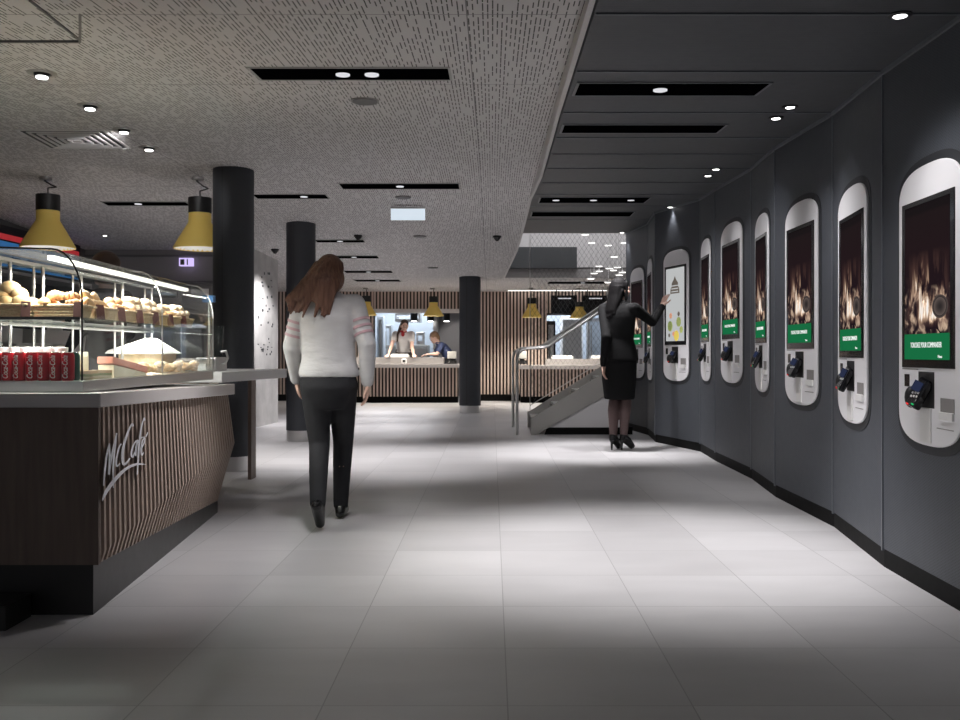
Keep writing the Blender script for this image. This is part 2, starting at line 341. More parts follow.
# shadow gap trim where wall meets the dark ceiling
mb = MB()
for (x0, y0), (x1, y1) in zip(WV[1:], WV[2:]): mb.hexa([(x0-.012,y0,zd(y0)-.02),(x0+.01,y0,zd(y0)-.02),(x0+.01,y0,zd(y0)),(x0-.012,y0,zd(y0))], [(x1-.012,y1,zd(y1)-.02),(x1+.01,y1,zd(y1)-.02),(x1+.01,y1,zd(y1)),(x1-.012,y1,zd(y1))])
struct(mb.build('trim_%d' % n, 'wall_seam')); n += 1

# left and rear-left walls, concrete wall
struct(MB().b2(-5.4, -5.25, -1.5, 12.1, 0, 2.6).build('wall_left', 'grey_wall_dark'))
struct(MB().b2(-5.3, -3.1, 12.0, 12.15, 0, 2.4).build('wall_rear_left', 'grey_wall'))
b_ = FL(254, 428); c_ = FL(278, 422)
struct(MB().prism([(b_.x, b_.y, 0), (c_.x, c_.y, 0), (c_.x-.35, c_.y, 0), (b_.x-.35, b_.y, 0)], (0,0,2.4)).build('wall_concrete', 'concrete'))
# rear-left wall details
mb = MB(); mb.b2(XP(78,12), XP(214,12), 11.97, 12.0, ZP(257,12), ZP(255,12)); mb.b2(XP(78,12), XP(214,12), 11.97, 12.0, ZP(284,12), ZP(281,12))
struct(mb.build('trim_%d' % n, 'grey_wall_dark')); n += 1
for k, (a, b) in enumerate([(150, 182), (190, 213)]):
    d = struct(MB().b2(XP(a,12), XP(b,12), 11.95, 12.0, 0, ZP(287,12)).build('door_%d' % (k+1), 'grey_wall'))
    tag(MB().b2(XP(a+3,12), XP(b-3,12), 11.93, 11.95, ZP(298,12), ZP(289,12)).build('transom_glass', ['black_gloss','white_plastic'][k], d))

# back wall of timber slats with two serving openings (Y = 18.6)
YB = 18.6
struct(MB().b2(-7, XP(374,YB), YB+.05, YB+.2, 0, 2.3).build('wall_back', 'dark_backing'))
struct(MB().b2(XP(374,YB), XP(460,YB), YB+.05, YB+.2, ZP(311,YB), 2.3).build('wall_back', 'dark_backing'))
struct(MB().b2(XP(460,YB), XP(546,YB), YB+.05, YB+.2, 0, 2.3).build('wall_back', 'dark_backing'))
struct(MB().b2(XP(546,YB), XP(640,YB), YB+.05, YB+.2, ZP(315,YB), 2.3).build('wall_back', 'dark_backing'))
def slats(x0, x1, z0, z1, Y, name, pitch=.068, w=.034, d=.04):
    mb = MB(); x = x0
    while x < x1: mb.b2(x, x+w, Y-d/2, Y+d/2, z0, z1); x += pitch
    return struct(mb.build(name, 'slat_wood'))
slats(XP(256,YB), XP(374,YB), .13, ZP(291,YB), YB, 'trim_%d' % n); n += 1
slats(XP(374,YB), XP(460,YB), ZP(309,YB), ZP(291,YB), YB, 'trim_%d' % n); n += 1
slats(XP(460,YB), XP(546,YB), .13, ZP(291,YB), YB, 'trim_%d' % n); n += 1
slats(XP(546,YB), XP(625,YB), ZP(313,YB), ZP(291,YB), YB, 'trim_%d' % n); n += 1
for a_, b2_ in ((-7, XP(374,YB)), (XP(460,YB), XP(546,YB))): struct(MB().b2(a_, b2_, YB-.03, YB+.06, 0, .13).build('baseboard_back', 'baseboard'))
struct(MB().b2(XP(360,YB), XP(461,YB), YB-.06, YB+.06, ZP(313,YB), ZP(309,YB)).build('trim_%d' % n, 'worktop')); n += 1
struct(MB().b2(-7, XP(508,YB), YB-.03, YB+.03, ZP(291.5,YB), 2.2).build('trim_%d' % n, 'pale_wall')); n += 1
lt = thing('linear_light', 'long white light line on top of the slatted wall, right of the slim column', 'light', (XP(556,YB), YB-.12, ZP(290,YB)))
MB().b2(XP(508,YB), XP(606,YB), YB-.15, YB-.09, ZP(291.3,YB), ZP(289,YB)).build('diffuser', 'lamp_soft', lt)
MB().b2(XP(508,YB), XP(606,YB), YB-.16, YB-.08, ZP(289,YB), 2.2).build('housing', 'white_plastic', lt)

# kitchen behind
struct(MB().b2(-7, 3.2, 22.5, 22.6, 0, 2.7).build('wall_kitchen_back', 'kitchen_wall'))
struct(MB().b2(XP(431,19.5), XP(431,19.5)+.1, 20.2, 22.5, 0, 2.6).build('wall_kitchen_divider', 'steel'))
struct(MB().b2(XP(431,20.2)+.1, XP(470,20.2), 20.6, 20.7, 0, 2.6).build('wall_kitchen_divider', 'grey_wall'))
struct(MB().b2(XP(475,YB), XP(475,YB)+.1, YB+.2, 22.5, 0, 2.6).build('wall_kitchen_divider', 'grey_wall'))
struct(MB().b2(-3.6, -3.5, YB+.2, 22.5, 0, 2.6).build('wall_kitchen_left', 'kitchen_wall'))
struct(MB().b2(2.5, 2.6, YB+.2, 22.5, 0, 2.6).build('wall_kitchen_right', 'kitchen_wall'))
struct(MB().b2(-7, 3.2, YB+.2, 22.6, 2.45, 2.5).build('ceiling', 'pale_wall'))
for k, (x, y) in enumerate([(-2.0, 20.3), (-2.0, 21.8), (1.3, 20.3), (1.3, 21.8)]):
    t = thing('kitchen_ceiling_light', ['front','rear','front','rear'][k]+' white light panel over the kitchen seen through the '+['left','left','right','right'][k]+' serving hatch', 'light', (x, y, 2.44))
    MB().b2(x-.6, x+.6, y-.2, y+.2, 2.425, 2.44).build('diffuser', 'kitchen_lamp', t); MB().b2(x-.63, x+.63, y-.23, y+.23, 2.435, 2.45).build('frame', 'white_plastic', t)

# ------------------------------------------------------------------ void above the stairs
ZV = 4.6
zl, zb = ZP(278,15), ZP(268,15)
struct(MB().b2(.18, 2.28, 14.9, 15.0, zl, zb).build('trim_%d' % n, 'grey_wall')); n += 1
struct(MB().b2(.18, 3.1, 15.4, 15.5, zb, ZV).build('wall_void_back', 'pale_wall'))
struct(MB().b2(.18, 2.28, 14.9, 15.5, zb-.02, zb).build('trim_%d' % n, 'grey_wall')); n += 1
struct(MB().b2(.1, .16, 11.9, 15.5, 2.5, ZV).build('wall_void_left', 'pale_wall'))
struct(MB().b2(xe(11.8)+.04, 2.35, 11.8, 11.86, 2.487, ZV).build('wall_void_front', 'pale_wall'))
struct(MB().b2(.1, 3.2, 11.8, 15.5, ZV, ZV+.1).build('ceiling', 'pale_wall'))
struct(MB().b2(2.28, 2.38, 11.9, 18.6, 0, 2.45).build('wall_stair_side', 'grey_wall')) 
struct(MB().b2(2.28, 2.38, 11.9, 15.5, 2.45, ZV).build('wall_stair_side', 'pale_wall'))
t = thing('bulkhead_panel', 'dark grey boxed panel on the upper level beside the white ceiling edge', 'panel', P(542,257,14.9))
MB().b2(XP(505,14.8), XP(577,14.8), 14.8, 15.1, ZP(268,14.8), ZP(247,14.8)).build('box', 'box_dark', t)

# ------------------------------------------------------------------ columns
def column(px, base_y, w, label, ring):
    Y = FY(base_y)+w*FY(base_y)/FP/2; r = w*Y/FP/2; x = XP(px, Y); t = thing('column', label, 'column', (x, Y, 0))
    MB().cyl((x,Y,.12), (x,Y,zw(Y)+.02), r, r, 48).build('shaft', 'column', t, smooth=True)
    MB().cyl((x,Y,0), (x,Y,.13), r*ring, r*ring, 48).build('base_ring', 'steel', t, smooth=True)
    MB().b2(x-r*.3, x-r*.3+.004, Y-r*.96, Y-r*.9, .13, zw(Y)).build('seam', 'black', t)
    return t
column(233.5, 472, 40, 'thick dark round column beside the far end of the glass food counter', .95)
column(301, 442, 29, 'dark round column behind the walking woman', .97)
column(470, 413.5, 21.5, 'slim dark round column standing before the slatted back wall', .97)

# ------------------------------------------------------------------ kiosks
def outline(w, h, c, k=14, ex=2.6):
    pts = []
    for q in range(4):
        for i in range(k+1):
            a = (q + i/k)*PI/2; ca, sa = math.cos(a), math.sin(a)
            x = w*.0 + math.copysign(abs(ca)**(2/ex), ca)*w; z = math.copysign(abs(sa)**(2/ex), sa)*c + math.copysign(h-c, sa if abs(sa) > 1e-9 else (1 if q in (0,) else -1))
            if pts and (abs(pts[-1][0]-x)+abs(pts[-1][1]-z)) < 1e-6: continue
            pts.append((x, z))
    out = []
    for p in pts:
        if not out or abs(out[-1][0]-p[0])+abs(out[-1][1]-p[1]) > 1e-5: out.append(p)
    if abs(out[0][0]-out[-1][0])+abs(out[0][1]-out[-1][1]) < 1e-5: out.pop()
    return out
def plate(w, h, c, y0, y1, ex=2.6, cz=0): return MB().prism([(x, y0, z+cz) for x, z in outline(w, h, c, ex=ex)], (0, y1-y0, 0))
def kiosk(pa, pb, seg, top, bot, kind, label):
    # pa, pb: pixel columns of the far and near edge; the face stands on wall segment seg; local +x = towards camera, -y = into the room
    (x0, y0), (x1, y1) = WV[seg], WV[seg+1]; dx, dy = x1-x0, y1-y0
    def hit(px):
        k = (px-CX)/FP; s = (k*y0-x0)/(dx-k*dy); return Vector((x0+dx*s, y0+dy*s, 0))
    A, B = hit(pa), hit(pb); L = (A-B).length; mid = (A+B)/2; Ym = FP*mid.x/((pa+pb)/2-CX)
    hgt = (bot-top)*mid.y/FP; zc = ZP((top+bot)/2, mid.y); w = L/2*.97; h = hgt/2
    ang = math.atan2(B.y-A.y, B.x-A.x)
    t = thing('order_kiosk', label, 'kiosk', (mid.x, mid.y, zc), ang, 'self-order kiosks on the dark wall')
    # local y: room side is negative (A->B runs towards the camera, wall lies at +y)
    plate(w+.035, h+.035, .17, -.003, -.0005).build('recess_shade', 'recess_shade', t, local=True)  # dark plate stands in for the shaded edge of the wall cut-out
    plate(w, h, .14, -.014, -.002).build('casing', 'casing', t, local=True, bevel=.005)
    z = lambda f: -h+2*h*f
    MB().b2(-w*.84, w*.84, -.0185, -.012, z(.275), z(.88)).build('screen_bezel', 'black_gloss', t, local=True, bevel=.002)
    sx, s0, s1 = w*.72, z(.305), z(.862)
    uvf = lambda co: ((co.x+sx)/(2*sx), (co.z-s0)/(s1-s0))
    d = MB().b2(-sx, sx, -.0195, -.018, s0, s1).build('display', 'fireplace_picture' if kind == 'fire' else 'screen_pale', t, local=True, uv=uvf)
    F = Matrix.Rotation(PI/2, 4, 'X')
    if kind == 'fire':
        MB().b2(-sx, sx, -.0212, -.0193, s0, s0+(s1-s0)*.165).build('banner', 'green_banner', d, local=True)
        text('TOUCHEZ POUR COMMANDER', .030, 'text_glow', Matrix.Translation((0, -.0216, s0+(s1-s0)*.092)) @ F, 'lettering', d, .0005, fit=w*1.0)
        text('Menu', .016, 'text_glow', Matrix.Translation((w*.45, -.0216, s0+(s1-s0)*.02)) @ F, 'lettering', d, .0005)
    else:
        q = z(.72); mb = MB()
        mb.prism([(a, -.0210, b+q) for a, b in [(-w*.36,-.07),(w*.36,-.07),(w*.34,-.02),(w*.26,.0),(w*.24,.04),(w*.1,.07),(0,.11),(-w*.1,.07),(-w*.24,.04),(-w*.26,.0),(-w*.34,-.02)]], (0, .0015, 0)); mb.build('emblem', 'drawn_brown', d, local=True)
        mb = MB()
        for i in range(3): mb.b2(-w*.27, w*.27, -.0218, -.0205, q-.055+i*.03, q-.045+i*.03)
        mb.build('emblem_bars', 'screen_pale', d, local=True)
        for (a, f, mm, rr) in [(-.33,.50,'drawn_orange',.03),(.3,.51,'drawn_brown',.025),(-.38,.42,'salad',.055),(.3,.45,'salad',.05),(-.1,.36,'drawn_orange',.025),(.12,.345,'drawn_yellow',.055),(.5,.39,'salad',.035),(-.45,.35,'drawn_brown',.02)]:
            MB().cyl((a*w, -.0212, z(f)), (a*w, -.0193, z(f)), rr, rr, 14).build('dish_picture', mm, d, local=True)
    # payment area
    MB().b2(-w*.76, -w*.60, -.0165, -.012, z(.205), z(.25)).build('scanner_window', 'black_gloss', t, local=True)
    MB().b2(-w*.28, w*.22, -.0160, -.012, z(.135), z(.262)).build('terminal_recess', 'black', t, local=True)
    MB().b2(-w*.20, w*.14, -.021, -.012, z(.012), z(.135)).build('cable_cover', 'white_plastic', t, local=True, bevel=.003)
    R_ = Matrix.Rotation(-.45, 4, 'X') @ Matrix.Rotation(.18, 4, 'Y')
    te = MB().box((-w*.03, -.040, z(.185)), (w*.32, .034, .125), M4=R_).build('card_terminal', 'black_gloss', t, local=True, bevel=.008)
    MB().box((-w*.03, -.052, z(.212)), (w*.22, .012, .04), M4=R_).build('terminal_display', 'blue_small', te, local=True)
    mb = MB()
    for i in range(3):
        for j in range(3): mb.box((-w*.03+(i-1)*w*.09, -.067+j*.006, z(.162)+j*.014), (w*.06, .008, .009), M4=R_)
    mb.build('keypad', 'white_plastic', te, local=True)
    MB().sph((-w*.26, -.048, z(.17)), (.024, .026, .045)).build('terminal_guard', 'black', te, local=True, smooth=True)
    MB().box((-w*.14, -.077, z(.148)), (.022, .006, .006), M4=R_).build('key_red', 'red_small', te, local=True); MB().box((w*.04, -.077, z(.148)), (.022, .006, .006), M4=R_).build('key_green', 'green_small', te, local=True)
    MB().b2(w*.42, w*.82, -.0158, -.012, z(.125), z(.175)).build('receipt_recess', 'grey_wall', t, local=True)
    MB().b2(w*.42, w*.82, -.024, -.012, z(.10), z(.128)).build('receipt_tray', 'white_plastic', t, local=True, bevel=.003)
    MB().b2(w*.3, w*.8, -.0152, -.012, z(.068), z(.071)).build('panel_line', 'grey_wall', t, local=True)
    MB().b2(-w*.85, -w*.3, -.0152, -.012, z(.268), z(.271)).build('panel_line', 'grey_wall', t, local=True)
    # picture light of the display comes from its own emission
    return t, mid, zc
KS = [(631,645,9,268,378,'fire','kiosk partly hidden behind the suited woman, farthest along the wall'),
 (664,690,7,250,381,'food','kiosk with pale screen of salads that the suited woman touches'),
 (702,711.5,6,239,381,'fire','narrow-looking fireplace kiosk turned away, first right of the pale-screened kiosk'),
 (722,743.5,5,223,383,'fire','wide-facing fireplace kiosk, second right of the pale-screened kiosk'),
 (756.5,770,4,214,392,'fire','edge-on fireplace kiosk in the middle of the row, third right of the pale-screened kiosk'),
 (786.5,820,3,201,405,'fire','broad-facing fireplace kiosk, third from the camera end of the wall'),
 (840,870,2,186,423,'fire','steeply angled fireplace kiosk next to the nearest one'),
 (901,966,1,163,446,'fire','largest and nearest fireplace kiosk, at the right edge of the photo')]
KP = [kiosk(*k) for k in KS]
# sliver kiosk on the short face
kiosk(648.3, 652.8, 8, 259, 380, 'fire', 'edge-on sliver kiosk just left of the pale-screened kiosk')

# ------------------------------------------------------------------ cafe counter
Kn, Kf = FL(90, 617), FL(223, 511)
def cx(Y, a, b): return a[0]+(b[0]-a[0])*(Y-a[1])/(b[1]-a[1])
Pn = Vector((XP(97,3.42), 3.42)); Pf = Vector((XP(229,5.7), 5.7))
side = lambda s, off=0: Vector((Pn.x+(Pf.x-Pn.x)*s+off, Pn.y+(Pf.y-Pn.y)*s))
ztop = lambda s: ZP(407,3.42)+(ZP(394.5,5.7)-ZP(407,3.42))*s
zbot = lambda s: ZP(565,3.42)+(ZP(500,5.7)-ZP(565,3.42))*s
cc = thing('cafe_counter', 'cafe counter with slatted side, white worktop and dark kick plate under the glass food case', 'counter', (-2.2, 4.4, 0))
XL = -3.0
s0, s1 = side(0, .03), side(1, .03)
mb = MB(); mb.hexa([(XL,3.38,ztop(0)),(s0.x,3.38,ztop(0)),(s1.x,5.72,ztop(1)),(XL,5.72,ztop(1))], [(XL,3.38,ZP(393,3.4)),(s0.x,3.38,ZP(393,3.4)),(s1.x,5.72,ZP(384,5.7)),(XL,5.72,ZP(384,5.7))])
mb.build('worktop', 'worktop', cc, bevel=.004)
i0, i1 = side(0, -.09), side(1, -.09)
mb = MB(); mb.hexa([(XL+.05,3.44,zbot(0)),(i0.x,3.44,zbot(0)),(i1.x,5.68,zbot(1)),(XL+.05,5.68,zbot(1))], [(XL+.05,3.44,ztop(0)),(i0.x,3.44,ztop(0)),(i1.x,5.68,ztop(1)),(XL+.05,5.68,ztop(1))])
mb.build('carcass', 'dark_backing', cc)
MB().b2(XL+.04, Pn.x+.005, 3.42, 3.44, zbot(0), ztop(0)-.002).build('front_panel', 'panel_wood', cc)
mb = MB(); mb.prism([(XL+.1,3.47,0),(Kn.x,3.42+.03,0),(Kf.x,Kf.y,0),(XL+.1,Kf.y,0)], (0,0,zbot(.0)-.002)); mb = MB()
mb.hexa([(XL+.1,3.45,0),(Kn.x,3.45,0),(Kf.x-.02,5.66,0),(XL+.1,5.66,0)], [(XL+.1,3.45,zbot(0)+.001),(Kn.x,3.45,zbot(0)+.001),(Kf.x-.02,5.66,zbot(1)+.001),(XL+.1,5.66,zbot(1)+.001)])
mb.build('kick_plate', 'kick', cc)
mb = MB(); NS = 41; Ldir = (Pf-Pn).normalized()
for i in range(NS):
    s = (i+.3)/NS; q = side(s); hw = .0095
    zc_ = zbot(s)+.02+(ztop(s)-zbot(s)-.02)*(.02+.52*s**.9); bulge = .005+.035*s; rec = -.005-.06*s
    prof = [(0, ztop(s)-.001), (bulge, zc_), (rec, zbot(s))]
    for (o1, za), (o2, zb2) in zip(prof, prof[1:]):
        def ring(o, z): return [(q.x+o-.035, q.y-hw, z), (q.x+o, q.y-hw, z), (q.x+o, q.y+hw, z), (q.x+o-.035, q.y+hw, z)]
        mb.hexa(ring(o1, za), ring(o2, zb2))
mb.build('slatted_side', 'counter_slat', cc)
# brushed script lettering, traced as strokes on the slatted side
def onside(zx, zy, off=.012):
    px, py = 95+zx/7.58, 410+zy/7.58; k = (px-CX)/FP
    ax, ay = Pn.x+off, Pn.y; bx, by = Pf.x+off, Pf.y
    s = (k*ay-ax)/((bx-ax)-k*(by-ay)); Y = ay+(by-ay)*s
    return Vector((k*Y, Y, ZP(py, Y)))
def stroke(mb, pts, ws):
    P3 = []
    def cr(p0,p1,p2,p3,t): return tuple(.5*((2*b)+(-a+c)*t+(2*a-5*b+4*c-d)*t*t+(-a+3*b-3*c+d)*t**3) for a,b,c,d in zip(p0,p1,p2,p3))
    q = [(x,y,w) for (x,y),w in zip(pts, ws)]; q = [q[0]]+q+[q[-1]]
    for i in range(1, len(q)-2):
        for t in range(6): P3.append(cr(q[i-1], q[i], q[i+1], q[i+2], t/6))
    P3.append(q[-1]); Lr = []
    for i, (x, y, w) in enumerate(P3):
        a = P3[max(0,i-1)]; b = P3[min(len(P3)-1,i+1)]; dx, dy = b[0]-a[0], b[1]-a[1]; l = math.hypot(dx, dy) or 1
        nx, ny = -dy/l*w/2, dx/l*w/2; Lr.append(((x+nx, y+ny), (x-nx, y-ny)))
    V = [[mb.bm.verts.new(onside(*a, o)) for a, o in ((l, .022), (r, .022), (r, .012), (l, .012))] for l, r in Lr]
    for a, b in zip(V, V[1:]):
        for i in range(4): mb.bm.faces.new((a[i], a[(i+1)%4], b[(i+1)%4], b[i]))
    mb.bm.faces.new(V[0]); mb.bm.faces.new(V[-1][::-1])
mb = MB()
stroke(mb, [(66,575),(75,460),(90,340),(110,250)], [9,15,15,10]); stroke(mb, [(108,255),(112,370),(105,490)], [12,17,15]); stroke(mb, [(106,485),(130,330),(165,175)], [10,15,12]); stroke(mb, [(163,180),(150,300),(138,440),(140,590)], [12,15,13,8])
stroke(mb, [(200,255),(180,290),(163,370),(165,425),(190,405)], [12,12,14,14,8])
stroke(mb, [(287,125),(280,105),(245,180),(212,300),(212,400),(235,405),(265,365)], [16,12,17,20,20,17,10])
stroke(mb, [(315,230),(290,270),(275,330),(285,355),(310,300),(325,225)], [11,12,14,13,10,10]); stroke(mb, [(322,230),(312,290),(308,350)], [11,13,9])
stroke(mb, [(376,80),(372,62),(350,140),(335,260),(328,380),(320,490)], [14,10,12,14,12,7]); stroke(mb, [(305,285),(345,215),(378,205)], [7,9,7])
stroke(mb, [(352,290),(372,250),(378,215),(362,230),(350,290),(355,340),(370,320)], [10,9,9,11,13,13,8]); stroke(mb, [(385,205),(392,190),(400,168)], [9,11,8])
stroke(mb, [(55,690),(85,620),(150,530),(230,450),(310,412),(385,412)], [8,26,27,22,18,5])
mb.build('lettering', 'logo_white', cc)
# step at the photo's lower left
tag(MB().b2(-2.35, XP(20,3.35), 3.25, 3.43, 0, .085).build('floor_plinth', 'kick'), 'low dark plinth on the floor at the near end of the cafe counter', 'plinth')

# ------------------------------------------------------------------ glass display case
XF = lambda Y: -1.543-.0475*(Y-3.5)
Y0, Y1 = 3.5, 5.45
dc = thing('display_case', 'curved glass food display case on the cafe counter', 'display case', (-1.95, 4.4, .83))
ZT = .835; ZG = .865; ZR = 1.17; ZC = 1.362
def prof(Y, inset=0):
    x = XF(Y)-inset; z = [(x, ZG), (x, ZR)]
    for i in range(1, 9):
        a = i/8*PI/2; z.append((x-.115+(.115)*math.cos(a), ZR+(ZC-inset-ZR)*math.sin(a)))
    z.append((XF(Y)-.62, ZC-inset+.015)); return z
def shell(Ya, Yb, th=.006):
    mb = MB(); bm = mb.bm; o = [[bm.verts.new((x, Y, z)) for x, z in prof(Y)] for Y in (Ya, Yb)]; i = [[bm.verts.new((x, Y, z)) for x, z in prof(Y, th)] for Y in (Ya, Yb)]
    for k in range(len(o[0])-1):
        bm.faces.new((o[0][k], o[1][k], o[1][k+1], o[0][k+1])); bm.faces.new((i[0][k], i[0][k+1], i[1][k+1], i[1][k]))
        for e in (0, 1): bm.faces.new((o[e][k], o[e][k+1], i[e][k+1], i[e][k]))
    bm.faces.new((o[0][0], i[0][0], i[1][0], o[1][0])); bm.faces.new((o[0][-1], o[1][-1], i[1][-1], i[0][-1])); return mb
for Ya, Yb in ((3.5, 4.475), (4.485, Y1)): shell(Ya, Yb).build('front_glass', 'glass', dc, smooth=True)
def endpane(Y, nm, th=.006):
    p = [(x, Y, z) for x, z in prof(Y, .007)]; p += [(XF(Y)-.62, Y, ZG)]
    MB().prism(p, (0, th, 0)).build(nm, 'glass', dc)
endpane(3.502, 'end_glass'); endpane(Y1-.012, 'end_glass')
for Y, m_, r in ((3.498, 'black', .0035), (4.48, 'steel', .003), (Y1, 'steel', .004)):
    MB().tube([(x+.001, Y, z+.001) for x, z in prof(Y)], r, 6).build('glass_edge', m_, dc)
mb = MB(); mb.hexa([(-2.25,3.5,ZT-.012),(XF(3.5)+.004,3.5,ZT-.012),(XF(Y1)+.004,Y1,ZT-.02),(-2.3,Y1,ZT-.02)], [(-2.25,3.5,ZG),(XF(3.5)+.004,3.5,ZG),(XF(Y1)+.004,Y1,ZG),(-2.3,Y1,ZG)]); mb.build('tray', 'steel', dc, bevel=.003)
MB().hexa([(-2.2,3.53,1.100),(XF(3.5)-.02,3.53,1.100),(XF(Y1)-.02,Y1-.05,1.100),(-2.2,Y1-.05,1.100)], [(-2.2,3.53,1.107),(XF(3.5)-.02,3.53,1.107),(XF(Y1)-.02,Y1-.05,1.107),(-2.2,Y1-.05,1.107)]).build('shelf', 'glass_shelf', dc)
MB().hexa([(-2.2,3.525,1.098),(-2.2,3.53,1.098),(-2.2,3.53,1.109),(-2.2,3.525,1.109)], [(XF(3.5)-.02,3.525,1.098),(XF(3.5)-.02,3.53,1.098),(XF(3.5)-.02,3.53,1.109),(XF(3.5)-.02,3.525,1.109)]).build('shelf_edge', 'black', dc)
for off in (.14,):
    MB().hexa([(XF(3.55)-off-.012,3.55,ZC-.035),(XF(3.55)-off+.012,3.55,ZC-.035),(XF(3.55)-off+.012,3.55,ZC-.018),(XF(3.55)-off-.012,3.55,ZC-.018)], [(XF(Y1)-off-.012,Y1-.05,ZC-.035),(XF(Y1)-off+.012,Y1-.05,ZC-.035),(XF(Y1)-off+.012,Y1-.05,ZC-.018),(XF(Y1)-off-.012,Y1-.05,ZC-.018)]).build('light_strip', 'strip_light', dc)
mb = MB()
for Y in (3.82, 4.1, 4.48, 4.98, 5.41):
    mb.cyl((-1.98, Y, ZG), (-1.98, Y, 1.36), .008, n=8); mb.cyl((-2.02, Y, ZG), (-2.02, Y, 1.36), .006, n=8)
mb.b2(-2.03, -1.97, 3.55, 5.42, 1.085, 1.097); mb.b2(-2.03, -1.97, 3.55, 5.42, 1.345, 1.36)
mb.build('shelf_supports', 'steel', dc)
MB().b2(-2.2, -1.72, 3.56, 3.60, 1.30, 1.304).build('upper_glass', 'glass_shelf', dc)
for la in (area((-1.78, 4.45, ZC-.045), (0,0,0), 34, .05, 1.8, (1,.96,.89)), area((-1.86, 4.45, 1.09), (0,0,0), 14, .05, 1.8, (1,.96,.9))): la.rotation_euler = (0,0,math.radians(2.7))

# cans
def can(x, y, z, m_, nm, label, grp, txt=None, rz=0):
    t = thing(nm, label, 'drink can', (x, y, z), rz, grp)
    MB().lathe([(0,0),(.019,0),(.0235,.008),(.0235,.098),(.019,.106),(.019,.108),(0,.106)], n=20).build('body', m_, t, local=True, smooth=True)
    MB().lathe([(0,.1065),(.0185,.1065),(.0195,.1085),(.0185,.110),(.017,.1075)], n=20).build('lid', 'silver', t, local=True, smooth=True)
    if txt: text(txt, .030, 'white_plastic', Matrix.Translation((0,-.0242,.052)) @ Matrix.Rotation(-PI/2, 4, 'Y') @ Matrix.Rotation(PI/2, 4, 'X'), 'lettering', t, .0004, shear=.3, sx=.68)
    return t
proto = can(XP(68,3.56), 3.56, ZG, 'red_can', 'drink_can', 'red cola can in the front row at the near end of the food case', 'red cola cans in the front row', 'Coca-Cola')
for k, px in enumerate([56, 44, 32, 20, 8, -4]): copy_tree(proto, (XP(px,3.56), 3.56, ZG), random.uniform(-.25,.35))
for k, px in enumerate([50, 38, 26, 14, 2]):
    c = copy_tree(proto, (XP(px,3.62), 3.62, ZG), random.uniform(-1,1)); c['label'] = 'red cola can in the second row behind the front cans'; c['group'] = 'red cola cans in the second row'
can(XP(73.5,3.60), 3.60, ZG, 'green_can', 'drink_can', 'dark green can at the right end of the red cola cans', None)
for k, px in enumerate([4, 15.5, 27, 38.5, 50, 61.5]):
    c = MB(); c.lathe([(0,0),(.021,0),(.0245,.115),(.0255,.118),(.0255,.128),(0,.130)], n=20); o = c.build('plastic_cup', 'white_plastic', smooth=True)
    o.location = (XP(px,3.73), 3.73, ZG); tag(o, 'white lidded cup in the row behind the red cans', 'cup', 'white cups behind the red cans')
o = MB().prism([(-.02,-.015,0),(-.02,.015,0),(-.02,.015,.09),(-.02,0,.112),(-.02,-.015,.09)], (.04,0,0))
o = o.build('juice_carton', 'cream', bevel=.002); o.location = (XP(83,3.85), 3.85, ZG); o.rotation_euler = (0,0,.3); tag(o, 'cream drink carton just right of the cans', 'carton')

# baskets with pastries on the glass shelf
def basket(x, y, rz, label, w=.19, d=.13, h=.05):
    t = thing('wicker_basket', label, 'basket', (x, y, 1.108), rz, 'wicker baskets on the glass shelf')
    mb = MB()
    a = [(-w/2*.9,-d/2*.9,0),(w/2*.9,-d/2*.9,0),(w/2*.9,d/2*.9,0),(-w/2*.9,d/2*.9,0)]; b = [(-w/2,-d/2,h),(w/2,-d/2,h),(w/2,d/2,h),(-w/2,d/2,h)]
    A = [mb.bm.verts.new(p) for p in a]; B = [mb.bm.verts.new(p) for p in b]; A2 = [mb.bm.verts.new((p[0]*.92, p[1]*.92, .006)) for p in a]; B2 = [mb.bm.verts.new((p[0]*.93, p[1]*.93, h)) for p in b]
    mb.bm.faces.new(A[::-1]); mb.bm.faces.new(A2)
    for i in range(4):
        j = (i+1)%4; mb.bm.faces.new((A[i],A[j],B[j],B[i])); mb.bm.faces.new((A2[j],A2[i],B2[i],B2[j])); mb.bm.faces.new((B[i],B[j],B2[j],B2[i]))
    mb.build('body', 'wicker', t, local=True)
    mb = MB(); pts = [Vector(p) for p in b]+[Vector(b[0])]; mb.tube(pts, .006, 6)
    for k in range(1, 4): 
        q = [Vector(p)*(.9+.1*k/4) for p in b]; 
        for v in q: v.z = h*k/4
        mb.tube(q+[q[0]], .003, 5)
    mb.build('rim', 'wicker', t, local=True); return t
def pastry_mesh(kind):
    mb = MB()
    if kind == 'roll': mb.sph((0,0,0), (.033,.027,.025), 14)
    elif kind == 'croissant':
        for i in range(7):
            a = (i-3)/3*1.1; r = .024-.0045*abs(i-3); mb.sph((.045*math.sin(a), -.02+.03*math.cos(a)-.01, 0), (r*.8, r, r), 10, Euler((0,0,-a)))
    elif kind == 'baguette': mb.loft([((0,0,z), r*.9, r) for z, r in [(-.07,.004),(-.06,.014),(-.03,.02),(0,.021),(.03,.02),(.06,.014),(.07,.004)]], 12)
    elif kind == 'muffin':
        mb.lathe([(0,-.03),(.020,-.03),(.026,.005),(.034,.010),(.033,.022),(.022,.034),(0,.039)], n=14)
    return mb
protos = {}
def pastry(kind, m_, x, y, z, rot, label, grp, cat='pastry', sc=1):
    key = (kind, m_)
    if key not in protos: protos[key] = pastry_mesh(kind).build({'roll':'bread_roll','croissant':'croissant','baguette':'mini_baguette','muffin':'muffin'}[kind], m_, smooth=True); o = protos[key]
    else: o = protos[key].copy(); C.objects.link(o)
    o.location = (x, y, z); o.rotation_euler = rot; o.scale = (sc,)*3; return tag(o, label, cat, grp)
